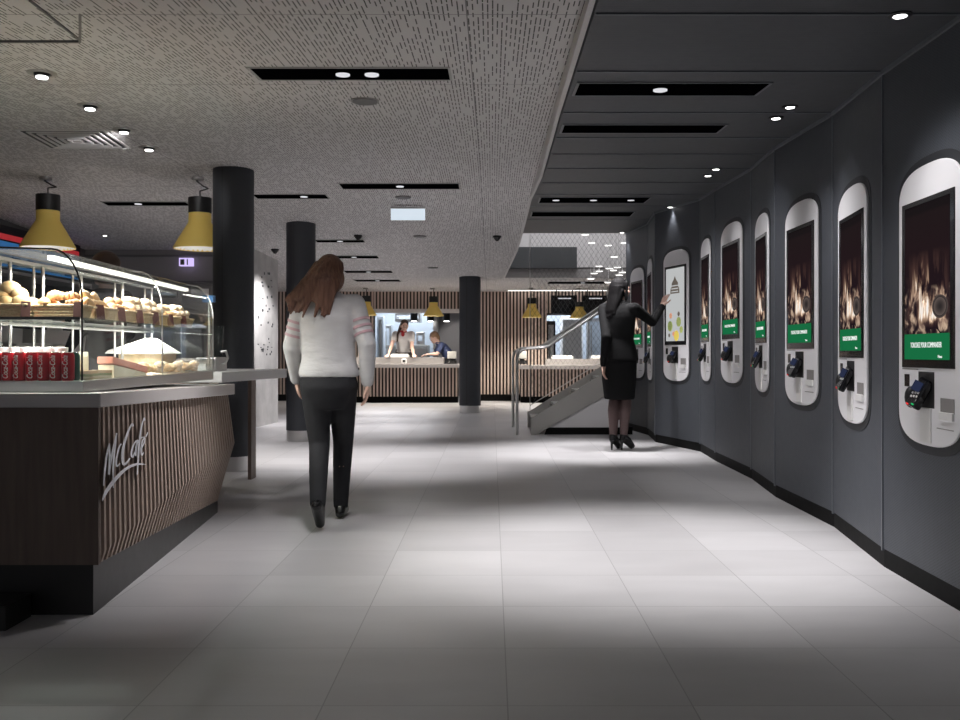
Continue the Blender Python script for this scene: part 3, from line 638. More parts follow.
BS = [(XP(8,3.64), 3.66, 0, 'rolls heaped in the nearest wicker basket', 'roll', 'crust', 'wicker basket heaped with round golden rolls, nearest the camera'),
 (XP(60,3.70), 3.72, .1, 'croissant in the second wicker basket', 'croissant', 'crust_dark', 'wicker basket of croissants right of the roll basket'),
 (XF(3.93)-.13, 3.93, 1.5, 'baguette in the third wicker basket', 'baguette', 'crust', 'wicker basket of small baguettes behind the black glass edge'),
 (XF(4.18)-.13, 4.18, 1.5, 'roll in the fourth wicker basket', 'roll', 'crust_dark', 'wicker basket of browned rolls halfway to the middle glass joint'),
 (XF(4.42)-.13, 4.42, 1.5, 'muffin in the fifth wicker basket', 'muffin', 'muffin', 'wicker basket of muffins just before the middle glass joint'),
 (XF(4.66)-.13, 4.66, 1.5, 'muffin in the sixth wicker basket', 'muffin', 'muffin', 'wicker basket of muffins just past the middle glass joint'),
 (XF(4.90)-.13, 4.90, 1.5, 'roll in the seventh wicker basket', 'roll', 'crust', 'second wicker basket past the middle glass joint'),
 (XF(5.14)-.13, 5.14, 1.5, 'muffin in the farthest wicker basket', 'muffin', 'muffin', 'farthest wicker basket on the glass shelf')]
adj = {'rolls heaped in the nearest wicker basket': 'round golden bread roll heaped in the nearest wicker basket'}
for x, y, rz, pl, kind, m_, bl in BS:
    basket(x, y, rz, bl); big = kind == 'roll' and rz == 0
    lab = adj.get(pl, 'baked '+pl); k = 0
    lay = [(-.06,-.025,0),(-.0,-.025,0),(.06,-.025,0),(-.05,.03,0),(.015,.03,0),(.065,.03,0),(-.03,0,.032),(.035,0,.032)] + ([(0,0,.06)] if big else [])
    for a, b, c in lay:
        if kind in ('croissant',) and k in (1, 4): k += 1; continue
        R2 = Matrix.Rotation(rz, 2); v = R2 @ Vector((a, b)); k += 1
        rot = (random.uniform(-.25,.25), random.uniform(-.25,.25), random.uniform(0,6)) if kind != 'baguette' else (1.25, random.uniform(-.2,.2), rz-1.4+random.uniform(-.15,.15))
        pastry(kind, m_, x+v.x, y+v.y, 1.108+.058+c, rot, lab, 'pastries: '+pl.replace('in the','of the'), 'pastry', random.uniform(.85,1.1)*(1.2 if big else 1))
    cardx, cardy = (x+.095, y-.075) if rz < 1 else (x+.078, y-.085)
    o = MB().box((0,0,.032), (.034, .003, .064)).build('price_card', 'brown_card'); o.location = (cardx, cardy, 1.108); o.rotation_euler = (-.2, 0, .25 if rz < 1 else .9)
    tag(o, 'brown card by the '+bl.split(', nearest')[0], 'price card')

# lower tray: sandwiches, cake slab, small pastries
def wedge(x, y, rz, label):
    t = thing('sandwich', label, 'sandwich', (x, y, ZG+.001), rz, 'sandwiches on the lower tray')
    for k, (z0, z1, m_) in enumerate([(0,.012,'cream'),(.012,.022,'salad'),(.022,.034,'crust')]):
        MB().prism([(-.05,-.02,z0),(.05,-.02,z0),(0,.045,z0)], (0,0,z1-z0)).build(['bread','filling','bread'][k], m_ if m_ != 'salad' else 'leaf', t, local=True)
mat('leaf', (.16,.28,.06), .6, noise=(.4,.35,.2), nscale=90)
for k, (dy, w_) in enumerate([(3.66,'nearest'),(3.76,'second'),(3.86,'third')]): wedge(XF(dy)-.075-.02*(k%2), dy, .4+.2*k, w_+' triangular sandwich on the steel tray right of the cans')
ck = thing('cake_slab', 'long salmon-pink cake slab tilted on the lower tray', 'cake', (XF(4.15)-.07, 4.15, ZG+.03))
T_ = Matrix.Rotation(-.12, 4, 'X')
MB().box((XF(4.15)-.07, 4.15, ZG+.052), (.07, .40, .03), M4=T_).build('icing', 'salmon', ck, bevel=.004)
MB().prism([(XF(4.15)-.103, 3.96, ZG+.001), (XF(4.15)-.103, 4.34, ZG+.001), (XF(4.15)-.103, 4.34, ZG+.012), (XF(4.15)-.103, 3.96, ZG+.055)], (.066,0,0)).build('base_layer', 'cream', ck)
for i in range(18):
    Y = 4.42+i*.053; pastry(['roll','muffin','croissant'][i%3], ['crust','muffin','crust'][i%3], XF(Y)-.06-.03*(i%2), Y, ZG+.030, (0,0,i), 'small baked item on the far half of the lower tray', 'small bakes on the far lower tray', sc=.85)

# things behind the case
bc = thing('back_counter', 'long dark service counter with pale top behind the glass case', 'counter', (-3.75, 6.0, 0))
MB().b2(-4.1, -3.4, 3.6, 9.6, 0, .86).build('body', 'black', bc); MB().b2(-4.12, -3.38, 3.58, 9.62, .86, .90).build('top', 'worktop', bc)
sh = thing('wall_shelving', 'tall dark shelving unit behind the service counter', 'shelving', (-4.9, 6.5, 0))
mb = MB()
for z in (.9, 1.2, 1.5, 1.75): mb.b2(-5.2, -4.75, 4.0, 11, z, z+.03)
for y in (4.0, 5.4, 6.8, 8.2, 9.6, 11): mb.b2(-5.2, -4.75, y, y+.04, 0, 1.78)
mb.build('frame', 'steel_dark', sh); MB().b2(-5.22, -5.18, 4, 11, 0, 1.78).build('back_panel', 'black', sh)
for k, (y, w_) in enumerate([(7.2,'nearest'),(8.1,'second'),(9.0,'third')]):
    t = thing('coffee_machine', w_+' steel coffee machine on the dark service counter', 'coffee machine', (-3.75, y, .9), 0, 'coffee machines on the service counter')
    mb = MB(); mb.b2(-.22,.22,-.28,.28,.05,.14); mb.b2(-.22,-.02,-.28,.28,.14,.42); mb.b2(-.22,.2,-.28,.28,.34,.46); mb.build('body', 'steel', t, local=True, bevel=.012)
    MB().b2(.2,.205,-.2,.2,.36,.44).build('control_panel', 'black_gloss', t, local=True)
    for s in (-.12, .12): MB().cyl((.1,s,.26),(.1,s,.34),.03,.03).cyl((.1,s,.27),(.24,s,.26),.012).build('brew_head', 'black', t, local=True)
    MB().b2(-.2,.22,-.26,.26,.0,.05).build('drip_tray', 'steel_dark', t, local=True)
# pale hood and woven basket seen through the glass
hd = thing('display_riser', 'white sloping display riser on a woven stand inside the far end of the glass case', 'riser', (-1.95, 5.2, ZG))
MB().hexa([(-2.10,5.04,.966),(-1.78,5.04,.966),(-1.78,5.34,.966),(-2.10,5.34,.966)], [(-2.09,5.06,.985),(-1.90,5.10,1.05),(-1.90,5.28,1.05),(-2.09,5.32,.985)]).build('shell', 'white_plastic', hd)
MB().b2(-2.04, -1.80, 5.08, 5.3, ZG+.001, .965).build('stand', 'wicker', hd)
# coffee gear right of the case
tk = thing('tray_stand', 'small grey till and scale on the white ledge by the end of the glass case', 'till', (XP(204,6.5), 6.5, .86))
# white ledge
ZLg = .845
lg = thing('bar_ledge', 'thick white ledge running from the cafe counter past the thick column', 'ledge', (XP(222,6), 6, 0))
a = [(XP(178,6), 6.0), (XP(222,6), 6.0), (XP(287,7.22), 7.22), (-2.3, 7.25)]
MB().prism([(x, y, ZLg-.068) for x, y in a], (0,0,.068)).build('top', 'white_plastic', lg, bevel=.004)
MB().b2(XP(249.5,7.15), XP(253,7.15), 7.1, 7.24, 0, ZLg-.069).build('support_panel', 'panel_wood', lg)
MB().b2(XP(170,6.2), XP(214,6.2), 6.1, 6.3, 0, ZLg-.069).build('support_panel', 'slat_wood', lg)
MB().b2(XP(200,6.35), XP(221,6.35), 6.25, 6.5, ZLg+.001, ZLg+.095).build('body', 'steel', tk, bevel=.01)
MB().b2(XP(203,6.35), XP(213,6.35), 6.2, 6.24, ZLg+.001, ZLg+.05).build('keypad_box', 'white_plastic', tk, bevel=.004)
MB().tube([P(221,352,6.35), P(226,351,6.35), P(228,358,6.35), P(225,364,6.35), P(221,365,6.35)], .008, 8).build('handle', 'steel', tk)
bk = thing('straw_beaker', 'clear plastic beaker standing on the white ledge in front of the thick column', 'beaker', (XP(217,6.6), 6.6, ZLg))
MB().lathe([(.03,0),(.042,.25),(.044,.25),(.044,.256),(.038,.256),(.027,.004),(0,.004)], (XP(218,6.62),6.62,ZLg+.06), 24).build('body', 'glass', bk, smooth=True)
MB().cyl((XP(218,6.62),6.62,ZLg+.001),(XP(218,6.62),6.62,ZLg+.062),.034).build('base', 'steel_dark', bk)
# blue papers, bowls inside the glass seen as details
for k, (x, y, m_, w_, lb) in enumerate([(205,296,'blue_plastic',.06,'small blue plastic box on a stand beside the far end of the glass case'),(203,332,'blue_plastic',.08,'pale blue lamp head hanging low near the far end of the case')][:1]):
    t = thing('blue_box', lb, 'box', P(x,y,6.0)); MB().box(P(209,299,6.1), (.07,.05,.045)).build('box', m_, t); MB().cyl((XP(209,6.1),6.1,ZLg), P(209,302,6.1), .008).build('stand', 'steel', t); MB().cyl((XP(209,6.1),6.1,ZLg+.001), (XP(209,6.1),6.1,ZLg+.01), .04).build('foot', 'steel', t)

# menu boards on the left wall
for k, (ya, yb, cols, lb) in enumerate([(7.6, 9.6, ('menu_yellow','menu_red','menu_green'), 'menu board with yellow and red bands at the left edge of the photo'), (9.65, 11.7, ('menu_red','menu_blue','menu_blue'), 'menu board with red and blue bands behind the nearest yellow lamp')]):
    t = thing('menu_board', lb, 'menu board', (-5.2, (ya+yb)/2, 2.1)); MB().b2(-5.24, -5.18, ya, yb, 1.72, 2.32).build('frame', 'black', t)
    MB().b2(-5.18, -5.17, ya+.05, yb-.05, 2.17, 2.23).build('upper_band', cols[0], t)
    MB().b2(-5.18, -5.165, ya+.05, yb-.05, 2.03, 2.15).build('middle_band', cols[1], t); MB().b2(-5.18, -5.17, ya+.05, yb-.05, 1.88, 2.01).build('lower_band', cols[2], t)
# concrete wall relief marks
cw = thing('wall_relief', 'scattered dark engraved marks on the concrete wall between the columns', 'relief', (b_.x, b_.y, 1.2))
mb = MB(); rr = random.Random(3); ang = math.atan2(c_.y-b_.y, c_.x-b_.x)
for zc_, n_ in ((1.95, 10), (1.62, 12), (1.35, 5), (1.05, 14)):
    for i in range(n_):
        s = rr.uniform(.15,.8); p = b_.lerp(c_, s); mb.box((p.x+.002, p.y, zc_+rr.uniform(-.11,.11)), (.006, rr.uniform(.01,.05), rr.uniform(.01,.035)), ang-PI/2)
mb.build('marks', 'column', cw)

# ------------------------------------------------------------------ pendant lamps
def pendant(x, Y, zt, zb, r, label, bent=True):
    t = thing('pendant_lamp', label, 'lamp', (x, Y, zb), 0, 'yellow pendant lamps'); h = zt-zb
    MB().lathe([(0,h),(r*.44,h),(r*.44,h*.70),(r*.30,h*.70)], n=32).build('cap', 'black', t, local=True, smooth=True)
    mb = MB(); mb.lathe([(r*.42,h*.73),(r*.43,h*.52),(r*.62,h*.36),(r*.84,h*.17),(r,.012),(r,0),(r*.97,0),(r*.81,h*.16),(r*.59,h*.34),(r*.38,h*.52),(r*.36,h*.73)], n=40); mb.build('shade', 'yellow', t, local=True, smooth=True)
    MB().lathe([(r*.965,.003),(r*.80,h*.155),(r*.58,h*.33),(r*.30,h*.45),(0,h*.45)], n=32).build('reflector', 'white_plastic', t, local=True, smooth=True)
    MB().sph((0,0,h*.25), r*.26, 14).build('bulb', 'lamp', t, local=True, smooth=True)
    zc_ = zw(Y)-zb
    pts = [(0,0,h), (.0,0,h+.06), (.07,0,h+(zc_-h)*.45), (.02,0,h+(zc_-h)*.6), (-.03,0,zc_-.03), (0,0,zc_-.01)] if bent else [(0,0,h),(0,0,zc_)]
    MB().tube([Vector(p) for p in pts], .006, 6).build('cord', 'black', t, local=True)
    MB().cyl((-.02,0,zc_-.025),(-.02,0,zc_),.05).build('ceiling_rose', 'steel_dark', t, local=True)
    l = spot((x, Y, zb+h*.1), (x, Y, 0), (40 if r > .2 else 110), 110 if r > .2 else 140, .7, r*.4, (1,.93,.82)); l.parent = None
    return t
pendant(XP(48,8), 8, ZP(195,8), ZP(248,8), .222, 'large yellow pendant lamp with black cap over the near end of the food case')
pendant(XP(200,8), 8, ZP(198,8), ZP(249,8), .222, 'large yellow pendant lamp hanging just left of the thick column')
for px, t_, b2_, lb in [(366.5,296,315.5,'small yellow pendant lamp over the far counter beside the walking woman'), (433.5,296.5,316,'small yellow pendant lamp above the far counter left of the slim column'), (532,298,317.5,'small yellow pendant lamp before the slatted wall left of the stairs'), (579.5,302,318,'small yellow pendant lamp in front of the black menu screens')]:
    pendant(XP(px,17.7), 17.7, ZP(t_,17.7), ZP(b2_,17.7), .19, lb, False)

# ------------------------------------------------------------------ ceiling fixtures
def slot(x0, x1, y0, y1, zf, label, lamps, power, ang=75):
    a = oncl((x0+x1)/2, y0, zf); b = oncl((x0+x1)/2, y1, zf); Yn, Yf = b.y, a.y
    if Yn > Yf: Yn, Yf = Yf, Yn
    Ym = (Yn+Yf)/2; X0, X1 = XP(x0, Ym), XP(x1, Ym); z = zf(Ym)
    t = thing('slot_light', label, 'ceiling light', ((X0+X1)/2, Ym, z)); d = max(Yf-Yn, .09)
    za, zb2 = zf(Ym-d/2), zf(Ym+d/2)
    def tray(m0, m1, dz): return [(X0-m0, Ym-d/2-m1, za-dz), (X1+m0, Ym-d/2-m1, za-dz), (X1+m0, Ym+d/2+m1, zb2-dz), (X0-m0, Ym+d/2+m1, zb2-dz)]
    fr = MB()
    for q in ((X0-.012, X0, Ym-d/2-.012, Ym+d/2+.012), (X1, X1+.012, Ym-d/2-.012, Ym+d/2+.012), (X0, X1, Ym-d/2-.012, Ym-d/2), (X0, X1, Ym+d/2, Ym+d/2+.012)):
        f = lambda y: za+(zb2-za)*(y-(Ym-d/2))/d
        fr.hexa([(q[0],q[2],f(q[2])-.006),(q[1],q[2],f(q[2])-.006),(q[1],q[3],f(q[3])-.006),(q[0],q[3],f(q[3])-.006)], [(q[0],q[2],f(q[2])+.003),(q[1],q[2],f(q[2])+.003),(q[1],q[3],f(q[3])+.003),(q[0],q[3],f(q[3])+.003)])
    fr.build('frame', 'steel_dark' if zf is zw else 'wall_seam', t)
    MB().hexa(tray(0,0,.004), tray(0,0,-.002)).build('housing', 'black_satin', t)
    for f in lamps:
        x = X0+(X1-X0)*f; MB().cyl((x,Ym,z-.010), (x,Ym,z-.004), min(.035,d*.28), n=20).build('lamp', 'glint', t)
    if power:
        for f in lamps: spot((X0+(X1-X0)*f, Ym, z-.03), (X0+(X1-X0)*f, Ym, 0), power/len(lamps), ang, .8, .05)
    return t
POW = 240
slot(256,449,67,79,zw,'long black slot light in the white ceiling nearest the camera',(.45,.6),POW*.35)
slot(341,459,183,188.5,zw,'black slot light in the white ceiling before the lit white sign',(.5,),POW)
slot(255,327,194,198,zw,'black slot light right of the thick column top',(.68,),POW*.7)
slot(105,188,201.5,205,zw,'black slot light between the two large yellow lamps',(.4,),POW*.5)
slot(316,364,239.5,242,zw,'short black slot light right of the middle column top',(.5,),POW*.8)
slot(330,378,255.5,258,zw,'thin black slot light above the walking woman\'s hair',(.5,),POW*.8)
slot(345,392,270.5,272.5,zw,'thin black slot light second nearest the slatted back wall',(.5,),POW*.8)
slot(355,400,279.5,281.3,zw,'thin black slot light closest to the slatted back wall',(.5,),POW*.8)
slot(577,762,82.5,94.5,zd,'longest black slot light in the dark ceiling, nearest the camera',(.45,),POW*1.2)
slot(563,721,124,132,zd,'second black slot in the dark ceiling, unlit looking',(),0)
slot(540,647,197,202.5,zd,'black slot light with three glints far along the dark ceiling',(.15,.5,.85),POW*2.0,60)
slot(532,632,211.5,216,zd,'last black slot in the dark ceiling, just before the void',(),0)
slot(548,606,281.5,283.5,zw,'thin black slot in the ceiling above the black menu screens',(.6,),POW*.8)

for (x, Y, to_, pw_, an_) in [(-.5, 4.4, (-1.6,4.3,.45), 75, 62), (1.2, 3.6, (1.76,3.7,.9), 36, 85), (1.0, 4.9, (1.85,5.0,1.0), 45, 85), (1.0, 5.7, (1.9,6.6,1.1), 70, 80), (.95, 8.0, (1.95,8.6,1.1), 60, 80), (.9, 8.3, (1.1,11,.4), 90, 50)]:
    spot((x, Y, (zd(Y) if x > 0 else zw(Y))-.04), to_, pw_, an_, 1.0, .08)   # unseen fill spots added to brighten the counter, kiosk wall and stairs
def downlight(px, py, zf, label, grp, gim, power, to=None, ang=60):
    p = oncl(px, py, zf); t = thing('downlight', label, 'downlight', p, 0, grp); r = .045 if gim else .028
    MB().lathe([(r*1.55,-.001),(r*1.55,-.006),(r,-.01),(r*.9,.0),(r*1.2,.0)], p, 24).build('trim_ring', 'steel_dark' if gim else 'black', t, smooth=True)
    if gim:
        q = p+Vector((0,0,-.022)); MB().cyl(p+Vector((0,0,.0)), q, r*.85, r*.75, 20).build('gimbal', 'black', t); MB().cyl(q, q+Vector((0,0,-.006)), r*.6, n=20).build('lens', 'lamp', t); q = q+Vector((0,0,-.02))
    else:
        MB().cyl(p+Vector((0,0,-.009)), p+Vector((0,0,-.003)), r*.85, n=20).build('lens', 'lamp', t); q = p+Vector((0,0,-.02))
    if power: spot(q, to if to else (q.x, q.y, 0), power, ang, .7, .03)
    return p
for px, py, lb, to_, pw_, an_ in [(42,72,'gimbal downlight nearest the camera, at far left',(-1.8,3.7,.9),25,60),(90,105,'second gimbal downlight from the camera',(-1.85,6.6,.85),60,45),(124,129,'third gimbal downlight, above the air grille corner',(-3.82,8,2.05),34,60),(149,147,'fourth gimbal downlight, farthest of the left row',(-2.6,8,2.05),16,60)]:
    downlight(px, py, zw, lb, 'gimbal downlights in the white ceiling', True, pw_, to_, an_)
downlight(105,235,zw,'small bright downlight near the rear left wall',None,False,12)
DL = [(900,14,'nearest small downlight in the dark ceiling at top right'),(790,106,'right one of the second pair of dark-ceiling downlights'),(776,117,'left one of the second pair of dark-ceiling downlights'),(716,168.5,'right one of the third pair of dark-ceiling downlights'),(708,175,'left one of the third pair of dark-ceiling downlights'),(670,206.5,'right one of the fourth pair of dark-ceiling downlights'),(665,211,'left one of the fourth pair of dark-ceiling downlights'),(622,232,'small downlight at the far end of the dark ceiling')]
for px, py, lb in DL:
    p = oncl(px, py, zd); downlight(px, py, zd, lb, 'small downlights in the dark ceiling', False, 9, (p.x+.02, p.y+.02, 0), 80)

def disc(px, py, r, lb, nm='ceiling_speaker', cat='speaker'):
    p = oncl(px, py, zw); t = thing(nm, lb, cat, p); MB().cyl(p+Vector((0,0,-.008)), p+Vector((0,0,.0)), r, n=32).build('rim', 'grey_wall', t, smooth=True); MB().cyl(p+Vector((0,0,-.012)), p+Vector((0,0,-.008)), r*.88, n=32).build('grille', 'grey_wall_dark', t, smooth=True)
for px, py, lb in [(365,100,'largest round grey ceiling speaker, below the nearest slot light'),(403,197,'round ceiling speaker above the lit white sign'),(420,236,'round ceiling speaker below the lit white sign'),(433,267.5,'small round ceiling speaker near the slim column')]: disc(px, py, .078, lb)
for px, py, lb in [(358,237,'black cone camera right of the middle column'),(275,251,'black cone camera above the concrete wall'),(497,238,'black cone camera by the ceiling edge over the stairs')]:
    p = oncl(px, py-2, zw); t = thing('security_camera', lb, 'camera', p); MB().cyl(p, p+Vector((0,0,-.02)), .05, n=20).build('mount', 'black', t); MB().cyl(p+Vector((0,0,-.06)), p+Vector((0,0,-.02)), .016, .045, 20).build('dome', 'black_gloss', t, smooth=True)
# lit sign
p = oncl(408, 205, zw); Ys = p.y; sg = thing('lit_sign', 'small white glowing sign box hung under the white ceiling', 'sign', (p.x, Ys, zw(Ys)))
MB().b2(XP(391,Ys), XP(425,Ys), Ys-.02, Ys+.02, ZP(220,Ys), ZP(209,Ys)).build('panel', 'sign_glow', sg); MB().b2(XP(390.5,Ys), XP(425.5,Ys), Ys-.03, Ys+.03, ZP(209,Ys), ZP(207.5,Ys)).build('top_rail', 'steel', sg)
mb = MB()
for x in (398, 418): mb.cyl((XP(x,Ys),Ys,ZP(208,Ys)), (XP(x,Ys),Ys,zw(Ys)), .004, n=6)
mb.build('rods', 'steel', sg)
ex = thing('exit_sign', 'small lilac glowing exit sign on the rear left wall', 'sign', P(186,262,11.9)); MB().b2(XP(179.5,11.9), XP(192.5,11.9), 11.88, 11.96, ZP(266,11.9), ZP(258,11.9)).build('panel', 'exit_glow', ex)
mb = MB(); mb.b2(XP(181,11.9), XP(185,11.9), 11.87, 11.88, ZP(265,11.9), ZP(259.5,11.9)); mb.b2(XP(187.5,11.9), XP(188.5,11.9), 11.87, 11.88, ZP(265,11.9), ZP(259.5,11.9)); mb.build('pictogram', 'grey_wall_dark', ex)
# air grille
A_ = oncl(15, 129, zw); B_ = oncl(104, 129.5, zw); C_ = oncl(131, 148, zw); D_ = oncl(50, 148, zw)
ag = thing('air_grille', 'square white louvred air grille in the white ceiling', 'air grille', (A_+C_)/2)
def q4(i, dz): c = (A_+B_+C_+D_)/4; return [c+(v-c)*i+Vector((0,0,dz)) for v in (A_, B_, C_, D_)]
for k in range(6):
    i = 1-.17*k; o_ = q4(i, -.008-.002*k); i_ = q4(i-.055, -.008-.002*k); oo = q4(i, .0); mb = MB()
    for j in range(4): mb.quad([o_[j], o_[(j+1)%4], i_[(j+1)%4], i_[j]]); mb.quad([oo[j], oo[(j+1)%4], o_[(j+1)%4], o_[j]]); mb.quad([i_[j], i_[(j+1)%4], q4(i-.055,0)[(j+1)%4], q4(i-.055,0)[j]])
    mb.build('frame' if k == 0 else 'louvre', 'pale_wall', ag)
mb = MB(); mb.hexa(q4(.98, -.004), q4(.98, -.001)); mb.build('backing', 'black', ag)
# access hatch at the top left
h1, h2 = oncl(80, 0, zw), oncl(80, 40, zw); ht = thing('ceiling_hatch', 'large square hatch frame in the white ceiling at the top left corner', 'hatch', (h2.x-.6, (h1.y+h2.y)/2, zw(3.7)))
mb = MB(); xh = XP(80,h2.y); xg = XP(80,2.6); zq = zw(h2.y)
mb.b2(xh-1.5, xh, h2.y-.006, h2.y+.006, zq-.01, zq); mb.hexa([(xg-.006,2.6,zw(2.6)-.01),(xg+.006,2.6,zw(2.6)-.01),(xg+.006,2.6,zw(2.6)),(xg-.006,2.6,zw(2.6))], [(xh-.006,h2.y,zq-.01),(xh+.006,h2.y,zq-.01),(xh+.006,h2.y,zq),(xh-.006,h2.y,zq)])
mb.build('frame', 'grey_wall_dark', ht)
a_, b2 = oncl(30, 0, zw, .004), oncl(79, 39, zw, .004); mb = MB(); mb.tube([a_, b2], .006, 6); mb.build('prop', 'grey_wall_dark', ht)

# ------------------------------------------------------------------ far counters
def far_counter(x0, x1, xs, label, zt_px, slab_px):
    t = thing('service_counter', label, 'counter', (XP((x0+x1)/2,18), 18.2, 0)); Y = 18.0
    MB().b2(XP(x0,Y), XP(x1,Y), Y-.25, Y+.3, ZP(slab_px[1],Y), ZP(slab_px[0],Y)).build('worktop', 'worktop', t)
    MB().b2(XP(x0,Y)+.03, XP(x1,Y)-.03, Y-.12, Y+.28, .12, ZP(slab_px[1],Y)).build('carcass', 'dark_backing', t)
    MB().b2(XP(x0,Y)+.03, XP(x1,Y)-.03, Y-.10, Y+.26, 0, .12).build('kick_plate', 'baseboard', t)
    mb = MB(); x = XP(xs,Y)
    while x < XP(x1,Y)-.04: mb.b2(x, x+.03, Y-.16, Y-.12, .12, ZP(slab_px[1],Y)); x += .066
    mb.build('slats', 'slat_wood', t); return t
c1 = far_counter(340, 459.5, 340, 'long slatted service counter with dark raised top below the left serving hatch', 357, (364,367.5))
MB().b2(XP(340,18), XP(444,18), 17.98, 18.3, ZP(364,18), ZP(357.5,18)).build('raised_top', 'grey_wall', c1)
c2 = far_counter(519, 607, 521, 'slatted service counter with pale top behind the stairs', 357, (365,369))
MB().b2(XP(546,18), XP(607,18), 18.05, 18.3, ZP(365,18), ZP(359,18)).build('raised_top', 'grey_wall', c2)
# tills and trays
def till(px, label, Y=18.05, top=350, bot=None, w=.18):
    z0 = ZP(364,18)+.001; x = XP(px,Y); t = thing('cash_till', label, 'till', (x, Y, z0))
    MB().b2(-w/2, w/2, -.09, .09, 0, .07).build('base', 'black', t, local=True); MB().box((0,-.02,.17), (w, .03, .15), M4=Matrix.Rotation(-.3,4,'X')).build('display', 'steel_dark', t, local=True, bevel=.006)
    MB().cyl((0,.02,.07),(0,0,.12),.02).build('neck', 'black', t, local=True)
    mb = MB()
    for s in (-.04, .04): mb.tube([Vector((s,-.1,.012)), Vector((s,-.12,.05)), Vector((s*1.6,-.14,.012))], .008, 6)
    mb.build('cables', 'black', t, local=True)
till(452, 'grey cash till at the right end of the left far counter')
till(522, 'pale till on the left end of the counter behind the stairs')
t = thing('card_reader', 'small white card reader on the front of the left far counter', 'card reader', P(404,358,17.9)); MB().box((XP(404,17.85),17.85,ZP(364,18)+.055), (.1,.06,.1)).build('body', 'white_plastic', t, bevel=.02); MB().box((XP(404,17.82),17.815,ZP(364,18)+.06), (.05,.01,.04)).build('screen', 'black', t)
for px, wd, lb in [(400, .36, 'white paper tray between the leaning staff woman\'s hands'), (562, .42, 'white tray pile on the counter behind the stairs'), (598, .3, 'white tray at the right end of the counter behind the stairs')]:
    z0 = ZP(357.5,18) if px < 450 else ZP(359,18); o = MB(); o.b2(-wd/2, wd/2, -.1, .1, .001, .045); o.b2(-wd/2+.02, wd/2-.02, -.08, .08, .045, .07); o = o.build('serving_tray', 'white_plastic', bevel=.004); o.location = (XP(px,18.2), 18.19, z0); tag(o, lb, 'tray')
# menu screens
for k, (a, b, lb) in enumerate([(551,577,'left black menu screen over the right serving hatch'),(582,607,'right black menu screen over the right serving hatch')]):
    t = thing('menu_screen', lb, 'menu screen', P((a+b)/2,304,18.3)); MB().b2(XP(a,18.3), XP(b,18.3), 18.28, 18.36, ZP(314,18.3), ZP(295.5,18.3)).build('panel', 'black_gloss', t)
    MB().b2(XP(a+7,18.3), XP(a+20,18.3), 18.27, 18.28, ZP(299,18.3), ZP(298,18.3)).build('text_line', 'line_white', t)
    mb = MB(); mb.b2(XP(a+5,18.3), XP(a+6,18.3), 18.3, 18.34, ZP(295.5,18.3), 2.2); mb.b2(XP(b-5,18.3), XP(b-4,18.3), 18.3, 18.34, ZP(295.5,18.3), 2.2); mb.build('hangers', 'black', t)
# kitchen equipment
def kit(nm, x0, x1, y0, y1, Y, m_, lb, d=.4):
    t = thing(nm, lb, nm.replace('_', ' '), (XP((x0+x1)/2,Y), Y+d/2, 0)); zt, z0 = ZP(y0,Y), max(0, ZP(y1,Y))
    MB().b2(XP(x0,Y), XP(x1,Y), Y, Y+d, z0, zt).build('body', m_, t, bevel=.01)
    MB().b2(XP(x0,Y)+.04, XP(x1,Y)-.04, Y-.015, Y, z0+(zt-z0)*.3, zt-.08).build('door', 'steel' if m_ != 'steel' else 'kitchen_wall', t); MB().cyl((XP(x0,Y)+.07,Y-.03,z0+(zt-z0)*.5),(XP(x0,Y)+.07,Y-.03,zt-.15),.012).build('handle', 'steel_dark', t); return t
kit('fridge', 383, 391, 325, 401, 21.8, 'steel', 'tall steel fridge at the left of the kitchen behind the staff woman')
kit('oven', 377, 383.5, 316, 401, 20.4, 'kitchen_wall', 'narrow blue-grey oven stack at the left edge of the serving hatch')
kit('worktable', 380, 428, 345, 401, 21.0, 'steel_dark', 'low steel kitchen worktable behind the staff woman', .6)
kit('fryer', 416, 424, 332, 345, 21.1, 'steel', 'small fryer on the worktable right of the staff woman', .3)
kit('extractor_hood', 395, 420, 312, 322, 21.2, 'steel', 'steel extractor hood behind the staff woman\'s head', .6)
kit('microwave_stack', 546.5, 555.5, 321, 401, 19.2, 'black', 'black microwave stack at the left edge of the right serving hatch', .5)
kit('fridge', 561, 583, 316, 401, 21.0, 'white_plastic', 'pale fridge seen through the net in the right serving hatch')
kit('fridge', 588, 603, 318, 401, 20.4, 'steel', 'steel cabinet right of the pale fridge in the right hatch')
for px, Y, lb in [(414, 19.6, 'black cylinder light hanging above the staff woman'), (430.5, 19.9, 'black cylinder light between the two staff'), (446.5, 19.6, 'black cylinder light right of the yellow lamp by the slim column')]:
    x = XP(px, Y); t = thing('cylinder_light', lb, 'lamp', (x, Y, 2.2)); MB().cyl((x,Y,ZP(321,Y)), (x,Y,ZP(312,Y)), .075, n=20).build('body', 'black', t, smooth=True); MB().cyl((x,Y,ZP(321.6,Y)), (x,Y,ZP(321,Y)), .055, n=20).build('lens', 'lamp', t); MB().cyl((x,Y,ZP(312,Y)), (x,Y,2.455), .01, n=8).build('rod', 'black', t)
    if px > 440: spot((x,Y,ZP(322,Y)), (x+.3,20.6,1.0), 30, 80)

